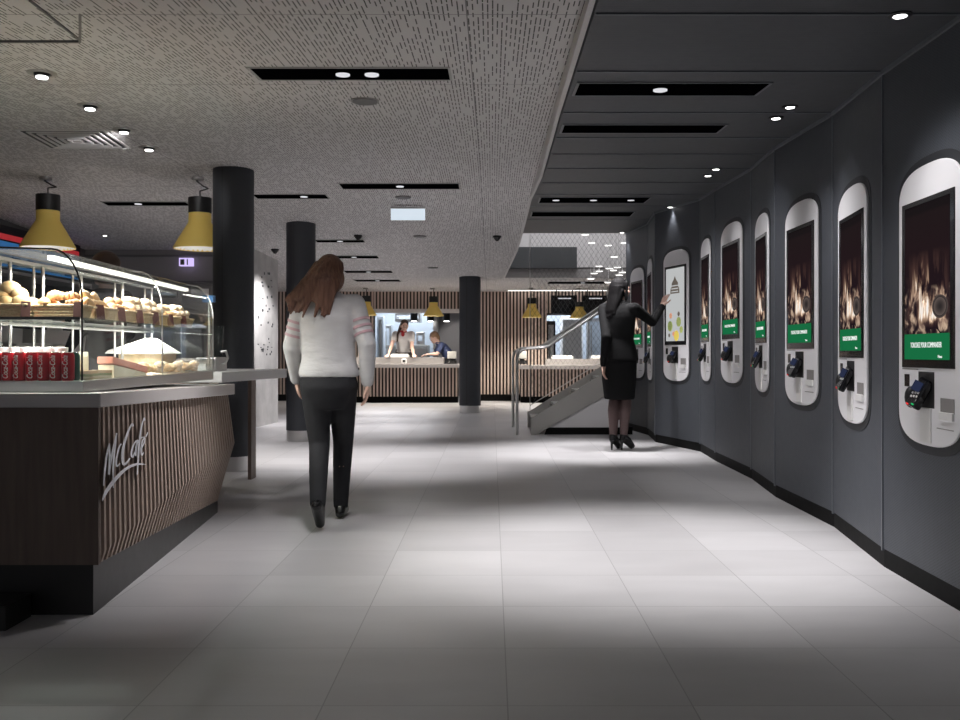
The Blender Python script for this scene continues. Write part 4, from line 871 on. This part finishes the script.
# ------------------------------------------------------------------ stairs
YN, YF = 10.95, 12.05
st = thing('staircase', 'steel staircase rising to the right behind the suited woman', 'staircase', (.45, 11.5, 0))
sl = .61; xs0 = XP(531,YN)
def stringer(Y, th):
    z0 = .21; xe_ = 1.60; ze = z0+(xe_-xs0)*sl; dpt = .30
    return MB().prism([(xs0, Y, 0), (xs0+.06, Y, 0), (xe_, Y, ze-dpt), (xe_, Y, ze), (xs0+.03, Y, z0), (xs0, Y, z0-.005)], (0, th, 0))
stringer(YN, .02).build('stringer', 'steel_dark', st); stringer(YF, .02).build('stringer', 'steel_dark', st)
for i in range(6):
    x = xs0+.03+i*.27; z = .165*(i+1)-.02
    if x+.25 > 1.60: break
    MB().b2(x, x+.27, YN+.02, YF, z, z+.03).build('tread', 'steel', st); MB().b2(x+.25, x+.262, YN+.02, YF, z+.03, z+.14).build('riser', 'steel_dark', st)
MB().prism([(xs0+.17, YN+.025, .085), (1.60, YN+.025, .085), (1.60, YN+.025, .64)], (0, .02, 0)).build('infill_panel', 'pale_grey', st)
MB().prism([(xs0+.16, YN+.03, .0), (1.66, YN+.03, .0), (1.66, YN+.03, .09), (xs0+.2, YN+.03, .09)], (0, .07, 0)).build('base_plinth', 'baseboard', st)
def rail(Y, dx, lab):
    f = FP/Y
    pts = [P(517+dx,435,YN) if Y == YN else Vector((XP(513,Y),Y,0))]; b = pts[0]; b.z = 0; x = b.x
    pts = [Vector((x,Y,0)), Vector((x,Y,.90)), Vector((x+.015,Y,.96)), Vector((x+.055,Y,1.00)), Vector((x+.11,Y,1.02)), Vector((x+.31,Y,1.03)), Vector((x+.38,Y,1.055)), Vector((1.62,Y,1.055+(1.62-x-.38)*.67))]
    MB().tube(pts, .019, 12).build('handrail', 'steel', st, smooth=False)
rail(YN, 0, ''); rail(YF, 0, '')
# safety net in the void
net = thing('wire_net', 'fine diamond mesh wire net stretched in the void above the stairs', 'net', (1.1, 12.2, 1.5))
NX0, NX1, YN2 = XP(530,12.25), 1.84, 12.25
mb = MB(); pw, ph = .062, .095; zmax = 3.1
def zlow(x): return max(.25, .22+(x-NX0)*.61+.05)
def seg_in(x0, z0, dirx):
    # march a diagonal from the bottom to the top, keep what lies over the stair line
    x, z = x0, z0; pts = []
    k = ph/pw
    for i in range(0, 90):
        xa = x0+dirx*i*pw/2; za = z0+i*ph/2
        if xa < NX0-.001 or xa > NX1+.001 or za > zmax: 
            if pts: break
            continue
        if za >= zlow(xa): pts.append((xa, za))
    return pts
lines = []
nx = int((NX1-NX0)/pw)+1
for d in (1, -1):
    for i in range(-45, nx+45):
        p_ = seg_in(NX0+i*pw, .25, d)
        if len(p_) > 1: lines.append((p_[0], p_[-1]))
for a, b in lines: mb.cyl((a[0],YN2,a[1]), (b[0],YN2,b[1]), .0014, n=4, caps=False)
mb.build('mesh', 'wire', net); MB().cyl((NX0,YN2,.05),(NX0,YN2,3.4),.005,n=6).cyl((NX0,YN2,zlow(NX0)),(NX1,YN2,zlow(NX1)),.006,n=6).build('edge_cable', 'steel', net)
# disc pendants in the void
Z6 = [(150,85),(190,135),(290,150),(385,135),(372,72),(325,218),(345,282),(235,275),(295,288),(205,318),(185,350),(235,305),(320,300),(355,328),(375,312),(290,372)]
for k, (a, b) in enumerate(Z6):
    Y = 12.9+.11*((k*7)%17); px, py = 560+a/6, 220+b/6; p = P(px, py, Y); 
    t = thing('disc_pendant', 'small white disc pendant hanging in the void above the stairs', 'lamp', p, 0, 'white disc pendants in the void')
    MB().cyl((0,0,-.006),(0,0,.006),.062,n=24).cyl((0,0,.006),(0,0,.03),.012,n=12).build('disc', 'white_plastic', t, local=True); MB().cyl((0,0,-.012),(0,0,-.006),.05,n=20).build('lens', 'lamp_soft', t, local=True)
    MB().cyl((0,0,.03),(0,0,ZV-p.z),.004,n=6).build('rod', 'white_plastic', t, local=True)

# ------------------------------------------------------------------ people
def hand(mb, Wp, d, nrm, thumb, curl=.35, s=1.0):
    d = d.normalized(); nrm = (nrm-d*nrm.dot(d)).normalized(); a = d.cross(nrm)
    R = Matrix((a, d, nrm)).transposed()
    mb.sph(Wp+d*.045*s, (.037*s, .052*s, .0155*s), 12, R.to_4x4())
    for off, L_ in zip((.028,.0095,-.0095,-.027), (.070,.079,.073,.056)):
        o = off*thumb*s; b = Wp+d*.082*s+a*o; dirv = (d+a*off*thumb*4).normalized(); ang = curl; segs = (.45, .32, .23); r = .0088*s
        mb.cap(Wp+d*.05*s+a*o*.8, b, r, r, 8)
        for k, f in enumerate(segs):
            v = dirv*math.cos(ang)+nrm*math.sin(ang); e = b+v*L_*f*s; mb.cap(b, e, r, r*.92, 8); b = e; ang += curl*.8; r *= .92
    b = Wp+d*.022*s+a*thumb*.026*s; v = (d*.75+a*thumb*.65+nrm*.25).normalized(); e = b+v*.042*s; mb.cap(b, e, .012*s, .010*s, 8)
    v = (d*.95+a*thumb*.25+nrm*.3).normalized(); mb.cap(e, e+v*.032*s, .010*s, .008*s, 8)
def head(mb, HM):
    R = HM.to_3x3().to_4x4()
    def e(c, r): mb.sph(HM @ Vector(c), r, 16, R)
    e((0,-.008,.01), (.073,.092,.098)); e((0,.022,-.052), (.054,.066,.062)); e((0,.066,-.088), (.024,.024,.020)); e((0,.088,-.022), (.011,.020,.013)); e((0,.086,-.004), (.008,.012,.022))
    for s in (-1, 1): e((s*.073,-.005,-.018), (.010,.018,.030)); e((s*.036,.062,-.03), (.026,.026,.024)); e((s*.03,.076,.022), (.022,.014,.010))
    e((0,.078,-.058), (.020,.014,.010))
def face(t, HM):
    R = HM.to_3x3().to_4x4()
    for s in (-1, 1):
        MB().sph(HM @ Vector((s*.030,.080,.004)), (.013,.009,.008), 12, R).build('eye', 'white_plastic', t, local=True, smooth=True); MB().sph(HM @ Vector((s*.030,.0875,.004)), (.006,.004,.006), 10, R).build('iris', 'eye_dark', t, local=True, smooth=True)
        MB().sph(HM @ Vector((s*.031,.087,.026)), (.018,.006,.004), 10, R).build('eyebrow', 'eye_dark', t, local=True, smooth=True)
    MB().sph(HM @ Vector((0,.092,-.058)), (.020,.006,.007), 12, R).build('lips', 'lips', t, local=True, smooth=True)
def HMat(c, yaw=0, pitch=0, roll=0): return Matrix.Translation(c) @ Matrix.Rotation(yaw, 4, 'Z') @ Matrix.Rotation(pitch, 4, 'X') @ Matrix.Rotation(roll, 4, 'Y')
V = Vector
def body(t, J, vox=.0055):
    """J: joints in the person's own frame"""
    mb = MB(); mb.loft(J['torso'], 20); HM = J['head']; head(mb, HM)
    mb.cap(J['neck0'], HM @ V((0,-.015,-.06)), .054, .050)
    for sd, k in ((-1,'L'), (1,'R')):
        sh, el, wr = J['sh'+k], J['el'+k], J['wr'+k]; mb.cap(sh, el, .047, .037); mb.cap(el, el.lerp(wr,.35), .037, .037); mb.cap(el.lerp(wr,.35), wr, .037, .024)
        tip, nn, cu = J['hand'+k]; mb.cap(wr, wr+(tip-wr).normalized()*.03, .024, .022); hand(mb, wr+(tip-wr).normalized()*.01, tip-wr, nn, J.get('th'+k, 1), cu)
        mb.cap(J['chest'], sh, .07, .05)
        hp, kn, an, toe = J['hp'+k], J['kn'+k], J['an'+k], J['toe'+k]
        mb.cap(hp, kn, .083, .054); mb.cap(kn, kn.lerp(an,.35)+V((0,-.015,0)), .052, .053); mb.cap(kn.lerp(an,.35)+V((0,-.015,0)), an, .053, .034); mb.cap(an, an.lerp(toe,.55), .036, .032); mb.cap(an.lerp(toe,.5), toe, .032, .022)
        heel = J.get('heel'+k, an+V((0,-.04,-.045))); mb.cap(an, heel, .034, .026)
    return blob(mb, 'body', 'skin', t, vox, 3)

# --- walking woman, seen from behind
wx = (-.93, 5.3, 0)
A = thing('person', 'woman walking away with long auburn hair, white sweater, pink sleeve stripes and dark trousers', 'person', wx, 0.06, None, .9)
HM = HMat((0,.03,1.585), .25, -.05)
J = dict(torso=[((0,0,.86),.155,.11),((0,0,.95),.165,.115),((0,0,1.08),.13,.095),((0,.0,1.25),.155,.11),((0,0,1.38),.15,.085),((0,0,1.44),.08,.06)], head=HM, neck0=V((0,0,1.42)), chest=V((0,0,1.34)),
 shL=V((-.165,0,1.385)), elL=V((-.235,.03,1.12)), wrL=V((-.225,.16,.91)), handL=(V((-.22,.22,.82)), V((1,0,0)), .35), thL=1,
 shR=V((.165,0,1.385)), elR=V((.245,-.06,1.13)), wrR=V((.245,-.03,.90)), handR=(V((.245,-.0,.80)), V((-1,0,0)), .35), thR=-1,
 hpL=V((-.085,0,.88)), knL=V((-.062,.03,.49)), anL=V((-.035,-.27,.17)), toeL=V((-.03,-.20,.035)), heelL=V((-.035,-.32,.16)),
 hpR=V((.085,0,.88)), knR=V((.075,.16,.50)), anR=V((.055,.20,.085)), toeR=V((.065,.35,.03)))
body(A, J)
def leg_cloth(mb, J, k, r0=.10, r1=.068, r2=.053, r3=.050):
    mb.cap(J['hp'+k], J['kn'+k], r0, r1); mb.cap(J['kn'+k], J['kn'+k].lerp(J['an'+k],.5)+V((0,-.01,0)), r1, r2+.006); mb.cap(J['kn'+k].lerp(J['an'+k],.5)+V((0,-.01,0)), J['an'+k]+(J['kn'+k]-J['an'+k]).normalized()*.0, r2+.006, r3)
mb = MB(); mb.loft([((0,-.01,.72),.10,.07),((0,-.01,.78),.145,.11),((0,-.012,.86),.178,.135),((0,0,.95),.168,.122),((0,0,1.02),.15,.11)], 24); leg_cloth(mb, J, 'L'); leg_cloth(mb, J, 'R')
for s in (-1,1): mb.sph((s*.075,-.055,.87), (.085,.065,.10), 14)
blob(mb, 'trousers', 'trousers', A, .009, 12)
mb = MB(); mb.loft([((0,0,.925),.185,.135),((0,0,.96),.19,.14),((0,0,1.03),.172,.128),((0,0,1.16),.168,.122),((0,0,1.30),.19,.13),((0,0,1.395),.175,.10),((0,0,1.44),.10,.075),((0,0,1.465),.07,.065)], 28)
for k in 'LR':
    sh, el, wr = J['sh'+k], J['el'+k], J['wr'+k]; mb.cap(sh, el, .068, .058); mb.cap(el, wr, .060, .043); mb.cap(J['chest']+V((0,0,.02)), sh, .08, .068)
    for q in range(4): # soft folds at the elbow
        mb.sph(el.lerp(wr, .05+q*.13), (.062-.003*q, .062-.003*q, .014), 12)
blob(mb, 'sweater', 'sweater', A, .009, 8)
for k in 'LR':
    sh, el = J['sh'+k], J['el'+k]
    for f in (.42, .58, .74):
        a = sh.lerp(el, f-.03); b = sh.lerp(el, f+.03); r = .0705-.010*f; MB().cyl(a, b, r, r, 24).build('sleeve_stripe', 'pink_stripe', A, local=True, smooth=True)
R4 = HM.to_3x3().to_4x4()
mb = MB(); mb.sph(HM @ V((0,-.022,.022)), (.088,.098,.098), 18, R4); mb.sph(HM @ V((0,-.05,-.04)), (.09,.07,.10), 16, R4)
rr = random.Random(5)
for i in range(46):
    u = rr.uniform(-1,1); x0 = u*.075; a = V((x0, -.03-.05*(1-u*u)+.03, 1.60+rr.uniform(-.02,.05))); sw = -.05-.07*rr.random()-.05*(u<0)
    m1 = V((x0*1.25+sw*.45, -.085-.04*(1-u*u), 1.50+rr.uniform(-.02,.02))); e = V((x0*1.3+sw+rr.uniform(-.02,.02), -.115-.03*rr.random(), 1.36+rr.uniform(-.06,.06)))
    mb.cap(a, m1, .026, .022, 8); mb.cap(m1, e, .021, .008, 8)
blob(mb, 'hair', 'hair_auburn', A, .007, 2)
for k in 'LR':
    an, toe = J['an'+k], J['toe'+k]; heel = J.get('heel'+k, an+V((0,-.045,-.05))); mb = MB(); d = (toe-an)
    mb.cap(an+V((0,0,-.01)), an.lerp(toe,.55), .045, .038); mb.cap(an.lerp(toe,.5), toe, .038, .030); mb.cap(an, heel, .042, .032); mb.cap(heel, toe, .030, .028)
    blob(mb, 'shoe', 'shoe', A, .007, 3)

# --- suited woman at the kiosk
bx = P(619, 0, 9.25); B = thing('person', 'woman in black jacket, skirt, dark tights and heels touching the pale-screened kiosk', 'person', (bx.x, 9.25, 0), math.radians(-30))
inv = W[B.name].inverted(); w = lambda x, y, Y: inv @ P(x, y, Y)
HM = HMat((0.0,.035,1.60), math.radians(-28), -.02)
J = dict(torso=[((0,0,.82),.14,.10),((0,0,.93),.165,.115),((0,0,1.10),.118,.09),((0,.0,1.28),.145,.105),((0,0,1.40),.14,.08),((0,0,1.46),.07,.055)], head=HM, neck0=V((0,0,1.44)), chest=V((0,0,1.36)),
 shL=V((-.165,0,1.405)), elL=w(606,337,9.15), wrL=w(603.5,364,9.2), handL=(w(604,375,9.22), V((1,0,0)), .45), thL=1,
 shR=V((.165,0,1.405)), elR=w(652,322,9.38), wrR=w(662,307,9.5), handR=(w(667,292,9.58), V((.3,1,0)), .12), thR=-1,
 hpL=V((-.085,0,.90)), knL=V((-.060,.03,.53)), anL=V((-.048,-.03,.145)), toeL=V((-.045,.115,.03)), heelL=V((-.048,-.055,.105)),
 hpR=V((.085,0,.90)), knR=V((.060,.05,.53)), anR=V((.038,.03,.145)), toeR=V((.075,.170,.03)), heelR=V((.034,.005,.105)))
body(B, J, .005)
face(B, HM)
mb = MB()
for k in 'LR':
    hp, kn, an = J['hp'+k], J['kn'+k], J['an'+k]; mid = kn.lerp(an,.35)+V((0,-.015,0)); mb.cap(hp.lerp(kn,.4), kn, .080, .0575); mb.cap(kn, mid, .054, .0585); mb.cap(mid, an, .0585, .0370); mb.cap(an, an.lerp(J['toe'+k],.3), .038, .034)
blob(mb, 'tights', 'skin_dark_stocking', B, .006, 3)
mb = MB(); mb.loft([((0,.01,.505),.150,.115),((0,.008,.52),.156,.12),((0,0,.70),.176,.132),((0,0,.88),.182,.135),((0,0,.98),.15,.11),((0,0,1.03),.13,.10)], 28); mb.sph((0,-.05,.86),(.14,.095,.11),16)
blob(mb, 'skirt', 'suit', B, .009, 2)
mb = MB(); mb.loft([((0,0,.885),.197,.146),((0,0,.90),.20,.148),((0,0,1.0),.178,.135),((0,0,1.10),.150,.115),((0,0,1.24),.166,.122),((0,0,1.32),.172,.119),((0,0,1.37),.165,.110),((0,0,1.41),.140,.097),((0,0,1.45),.10,.08),((0,0,1.49),.064,.058)], 28)
for k in 'LR':
    sh, el, wr = J['sh'+k], J['el'+k], J['wr'+k]; mb.cap(sh, el, .060, .048); mb.cap(el, wr, .050, .036); mb.cap(J['chest']+V((0,0,.01)), sh, .078, .060)
blob(mb, 'jacket', 'suit', B, .008, 12)
R4 = HM.to_3x3().to_4x4()
mb = MB(); mb.sph(HM @ V((0,-.020,.024)), (.086,.098,.098), 18, R4); mb.loft([(HM @ V((0,-.035,.03)), .088, .085, -.5), (HM @ V((0,-.055,-.06)), .088, .074, -.5), (HM @ V((0,-.08,-.14)), .088, .066, -.5), (HM @ V((0,-.11,-.22)), .078, .050, -.5), (HM @ V((0,-.125,-.285)), .050, .028, -.5)], 20)
for i in range(16):
    u = -1+i/7.5; mb.cap(HM @ V((u*.078,-.045-.03*(1-u*u),-.02)), HM @ V((u*.070,-.125-.03*(1-u*u),-.29+.05*u*u-.015*math.cos(i*2.1))), .020, .009, 8)
for s in (-1, 1): mb.cap(HM @ V((s*.070,.02,.06)), HM @ V((s*.084,.005,-.10)), .022, .016, 8)
blob(mb, 'hair', 'hair_black', B, .006, 4)
for k in 'LR':
    an, toe, heel = J['an'+k], J['toe'+k], J['heel'+k]; mb = MB()
    mb.cap(an+V((0,.0,-.02)), an.lerp(toe,.55), .043, .036, 12); mb.cap(an.lerp(toe,.5), toe, .036, .026); mb.cap(an+V((0,-.005,-.01)), heel, .040, .032)
    mb.cyl((heel.x, heel.y-.012, heel.z), (heel.x, heel.y-.018, .002), .017, .009, 10); mb.cap(heel, toe+V((0,-.03,-.012)), .02, .018)
    blob(mb, 'shoe', 'shoe', B, .005, 2)

# --- staff woman leaning on the far counter
Cw = thing('person', 'staff woman in a white blouse and red scarf leaning on the far counter', 'person', (XP(404,18.65), 18.65, 0), PI)
inv = W[Cw.name].inverted(); w = lambda x, y, Y: inv @ P(x, y, Y)
HM = HMat((-.03,.22,1.50), .25, -.42)
J = dict(torso=[((0,-.05,.82),.15,.11),((0,-.03,.95),.16,.11),((0,.03,1.08),.125,.10),((0,.10,1.22),.15,.11),((0,.14,1.33),.14,.085),((0,.16,1.38),.07,.06)], head=HM, neck0=V((0,.16,1.37)), chest=V((0,.13,1.30)),
 shL=V((-.165,.13,1.33)), elL=w(412,347,18.35), wrL=w(413.5,354.5,18.1), handL=(w(414,356,17.98), V((0,0,-1)), .15), thL=1,
 shR=V((.165,.13,1.33)), elR=w(392,345,18.35), wrR=w(388.5,354.5,18.1), handR=(w(387,356,17.98), V((0,0,-1)), .15), thR=-1,
 hpL=V((-.09,-.05,.88)), knL=V((-.09,-.03,.48)), anL=V((-.09,-.06,.085)), toeL=V((-.1,.09,.03)), hpR=V((.09,-.05,.88)), knR=V((.09,-.03,.48)), anR=V((.09,-.06,.085)), toeR=V((.1,.09,.03)))
body(Cw, J, .008); face(Cw, HM)
mb = MB(); mb.loft([((0,-.03,.95),.172,.125),((0,.03,1.08),.15,.12),((0,.10,1.22),.175,.13),((0,.135,1.32),.165,.10),((0,.155,1.375),.08,.07)], 24)
for k in 'LR': mb.cap(J['sh'+k], J['sh'+k].lerp(J['el'+k],.5), .066, .060); mb.cap(J['chest'], J['sh'+k], .07, .066)
blob(mb, 'blouse', 'white_blouse', Cw, .010, 3)
MB().loft([((0,-.05,.45),.19,.15),((0,-.05,.80),.18,.14),((0,-.03,.98),.178,.132),((0,.0,1.03),.165,.125)], 24).build('apron', 'apron', Cw, local=True, smooth=True)
MB().loft([((0,.16,1.36),.075,.075),((0,.175,1.40),.07,.072)], 20).sph((0,.235,1.33),(.035,.03,.05),12).build('neck_scarf', 'red_cloth', Cw, local=True, smooth=True)
R4 = HM.to_3x3().to_4x4(); mb = MB(); mb.sph(HM @ V((0,-.024,.03)), (.084,.094,.092), 16, R4); mb.cap(HM @ V((.06,-.04,-.02)), V((.10,.20,1.33)), .035, .028); mb.cap(V((.10,.20,1.33)), V((.11,.21,1.18)), .028, .012)
blob(mb, 'hair', 'hair_brown', Cw, .008, 2)

# --- second staff member bent down beside her
D = thing('person', 'staff member in a navy shirt with short light hair bending over the far counter', 'person', (XP(444,18.65), 18.65, 0), math.radians(100))
HM = HMat((0,.20,1.27), 0, -.55)
J = dict(torso=[((0,-.12,.82),.14,.11),((0,-.08,.93),.15,.11),((0,-.02,1.03),.125,.10),((0,.06,1.12),.14,.10),((0,.10,1.16),.12,.08)], head=HM, neck0=V((0,.12,1.15)), chest=V((0,.06,1.10)),
 shL=V((-.15,.07,1.11)), elL=V((-.19,.16,.93)), wrL=V((-.12,.30,.93)), handL=(V((-.10,.39,.92)), V((0,0,-1)), .3), thL=1, shR=V((.15,.07,1.11)), elR=V((.19,.16,.93)), wrR=V((.12,.30,.93)), handR=(V((.10,.39,.92)), V((0,0,-1)), .3), thR=-1,
 hpL=V((-.085,-.12,.86)), knL=V((-.085,-.06,.48)), anL=V((-.085,-.10,.085)), toeL=V((-.09,.05,.03)), hpR=V((.085,-.12,.86)), knR=V((.085,-.06,.48)), anR=V((.085,-.10,.085)), toeR=V((.09,.05,.03)))
body(D, J, .008); face(D, HM)
mb = MB(); mb.loft([((0,-.12,.84),.165,.125),((0,-.08,.93),.165,.125),((0,-.02,1.03),.145,.12),((0,.06,1.13),.155,.115),((0,.10,1.175),.09,.08)], 24)
for k in 'LR': mb.cap(J['sh'+k], J['sh'+k].lerp(J['el'+k],.6), .062, .056); mb.cap(J['chest'], J['sh'+k], .08, .062)
blob(mb, 'shirt', 'navy_cloth', D, .010, 3)
mb = MB(); mb.loft([((0,-.10,.10),.0,.0)]*0 or [((0,-.12,.80),.15,.12),((0,-.10,.90),.155,.118)], 20); leg_cloth(mb, J, 'L'); leg_cloth(mb, J, 'R'); blob(mb, 'trousers', 'trousers', D, .012, 2)
R4 = HM.to_3x3().to_4x4(); mb = MB(); mb.sph(HM @ V((0,-.022,.03)), (.084,.094,.088), 16, R4); mb.sph(HM @ V((0,-.06,-.03)), (.07,.05,.07), 12, R4); blob(mb, 'hair', 'hair_light', D, .008, 2)

# --- person behind the food case
E = thing('person', 'person with dark hair and black clothes standing behind the glass food case', 'person', (XP(106,7.0), 7.0, 0), math.radians(60))
HM = HMat((0,.03,1.60), .2, -.15)
J = dict(torso=[((0,0,.86),.155,.11),((0,0,.95),.165,.115),((0,0,1.08),.13,.095),((0,.0,1.25),.155,.11),((0,0,1.38),.15,.085),((0,0,1.44),.08,.06)], head=HM, neck0=V((0,0,1.42)), chest=V((0,0,1.34)),
 shL=V((-.17,0,1.385)), elL=V((-.22,.02,1.12)), wrL=V((-.18,.18,1.0)), handL=(V((-.14,.27,.98)), V((0,0,-1)), .35), thL=1, shR=V((.17,0,1.385)), elR=V((.22,.02,1.12)), wrR=V((.18,.18,1.0)), handR=(V((.14,.27,.98)), V((0,0,-1)), .35), thR=-1,
 hpL=V((-.09,0,.88)), knL=V((-.09,.02,.48)), anL=V((-.09,0,.085)), toeL=V((-.1,.15,.03)), hpR=V((.09,0,.88)), knR=V((.09,.02,.48)), anR=V((.09,0,.085)), toeR=V((.1,.15,.03)))
body(E, J, .009); face(E, HM)
mb = MB(); mb.loft([((0,0,.90),.175,.13),((0,0,1.08),.15,.12),((0,0,1.27),.18,.125),((0,0,1.38),.165,.10),((0,0,1.45),.08,.07)], 24)
for k in 'LR': mb.cap(J['sh'+k], J['el'+k], .062, .052); mb.cap(J['el'+k], J['wr'+k], .052, .036); mb.cap(J['chest'], J['sh'+k], .08, .062)
blob(mb, 'shirt', 'suit', E, .010, 3)
mb = MB(); mb.loft([((0,0,.80),.16,.12),((0,0,.95),.165,.12)], 20); leg_cloth(mb, J, 'L'); leg_cloth(mb, J, 'R'); blob(mb, 'trousers', 'trousers', E, .012, 2)
R4 = HM.to_3x3().to_4x4(); mb = MB(); mb.sph(HM @ V((0,-.028,.035)), (.100,.110,.100), 16, R4); mb.sph(HM @ V((0,-.09,.03)), (.06,.06,.06), 12, R4); blob(mb, 'hair', 'hair_brown', E, .009, 2)

# ------------------------------------------------------------------ remaining lights
spot((-2.55, 11.6, 2.25), (b_.x+.05, 12.35, 1.2), 260, 60, .8)          # wash on the concrete wall
area((1.2, 13.6, 4.5), (1.2, 13.6, 0), 55, 1.2, 2.5, (.95,.97,1))   # unseen area light added at the top of the void
for x in (-2.0, 1.3): area((x, 20.9, 2.42), (x, 20.9, 0), 60, 1.6, 2.0, (.85,.92,1))
wd = bpy.data.worlds.new('w'); S.world = wd; wd.use_nodes = True; wd.node_tree.nodes['Background'].inputs[0].default_value = (.80,.82,.9,1); wd.node_tree.nodes['Background'].inputs[1].default_value = .23

cam = bpy.data.cameras.new('cam'); co = bpy.data.objects.new('camera', cam); C.objects.link(co); S.camera = co
co.location = (0, 0, H); co.rotation_euler = (PI/2, 0, 0); cam.sensor_width = 36; cam.lens = 36*FP/960; cam.shift_x = -(CX-480)/960; cam.shift_y = (CY-360)/960; cam.clip_start = .05
S.view_settings.view_transform = 'Standard'; S.view_settings.look = 'None'; S.view_settings.gamma = 1; S.view_settings.exposure = 0; S.view_settings.use_curve_mapping = False
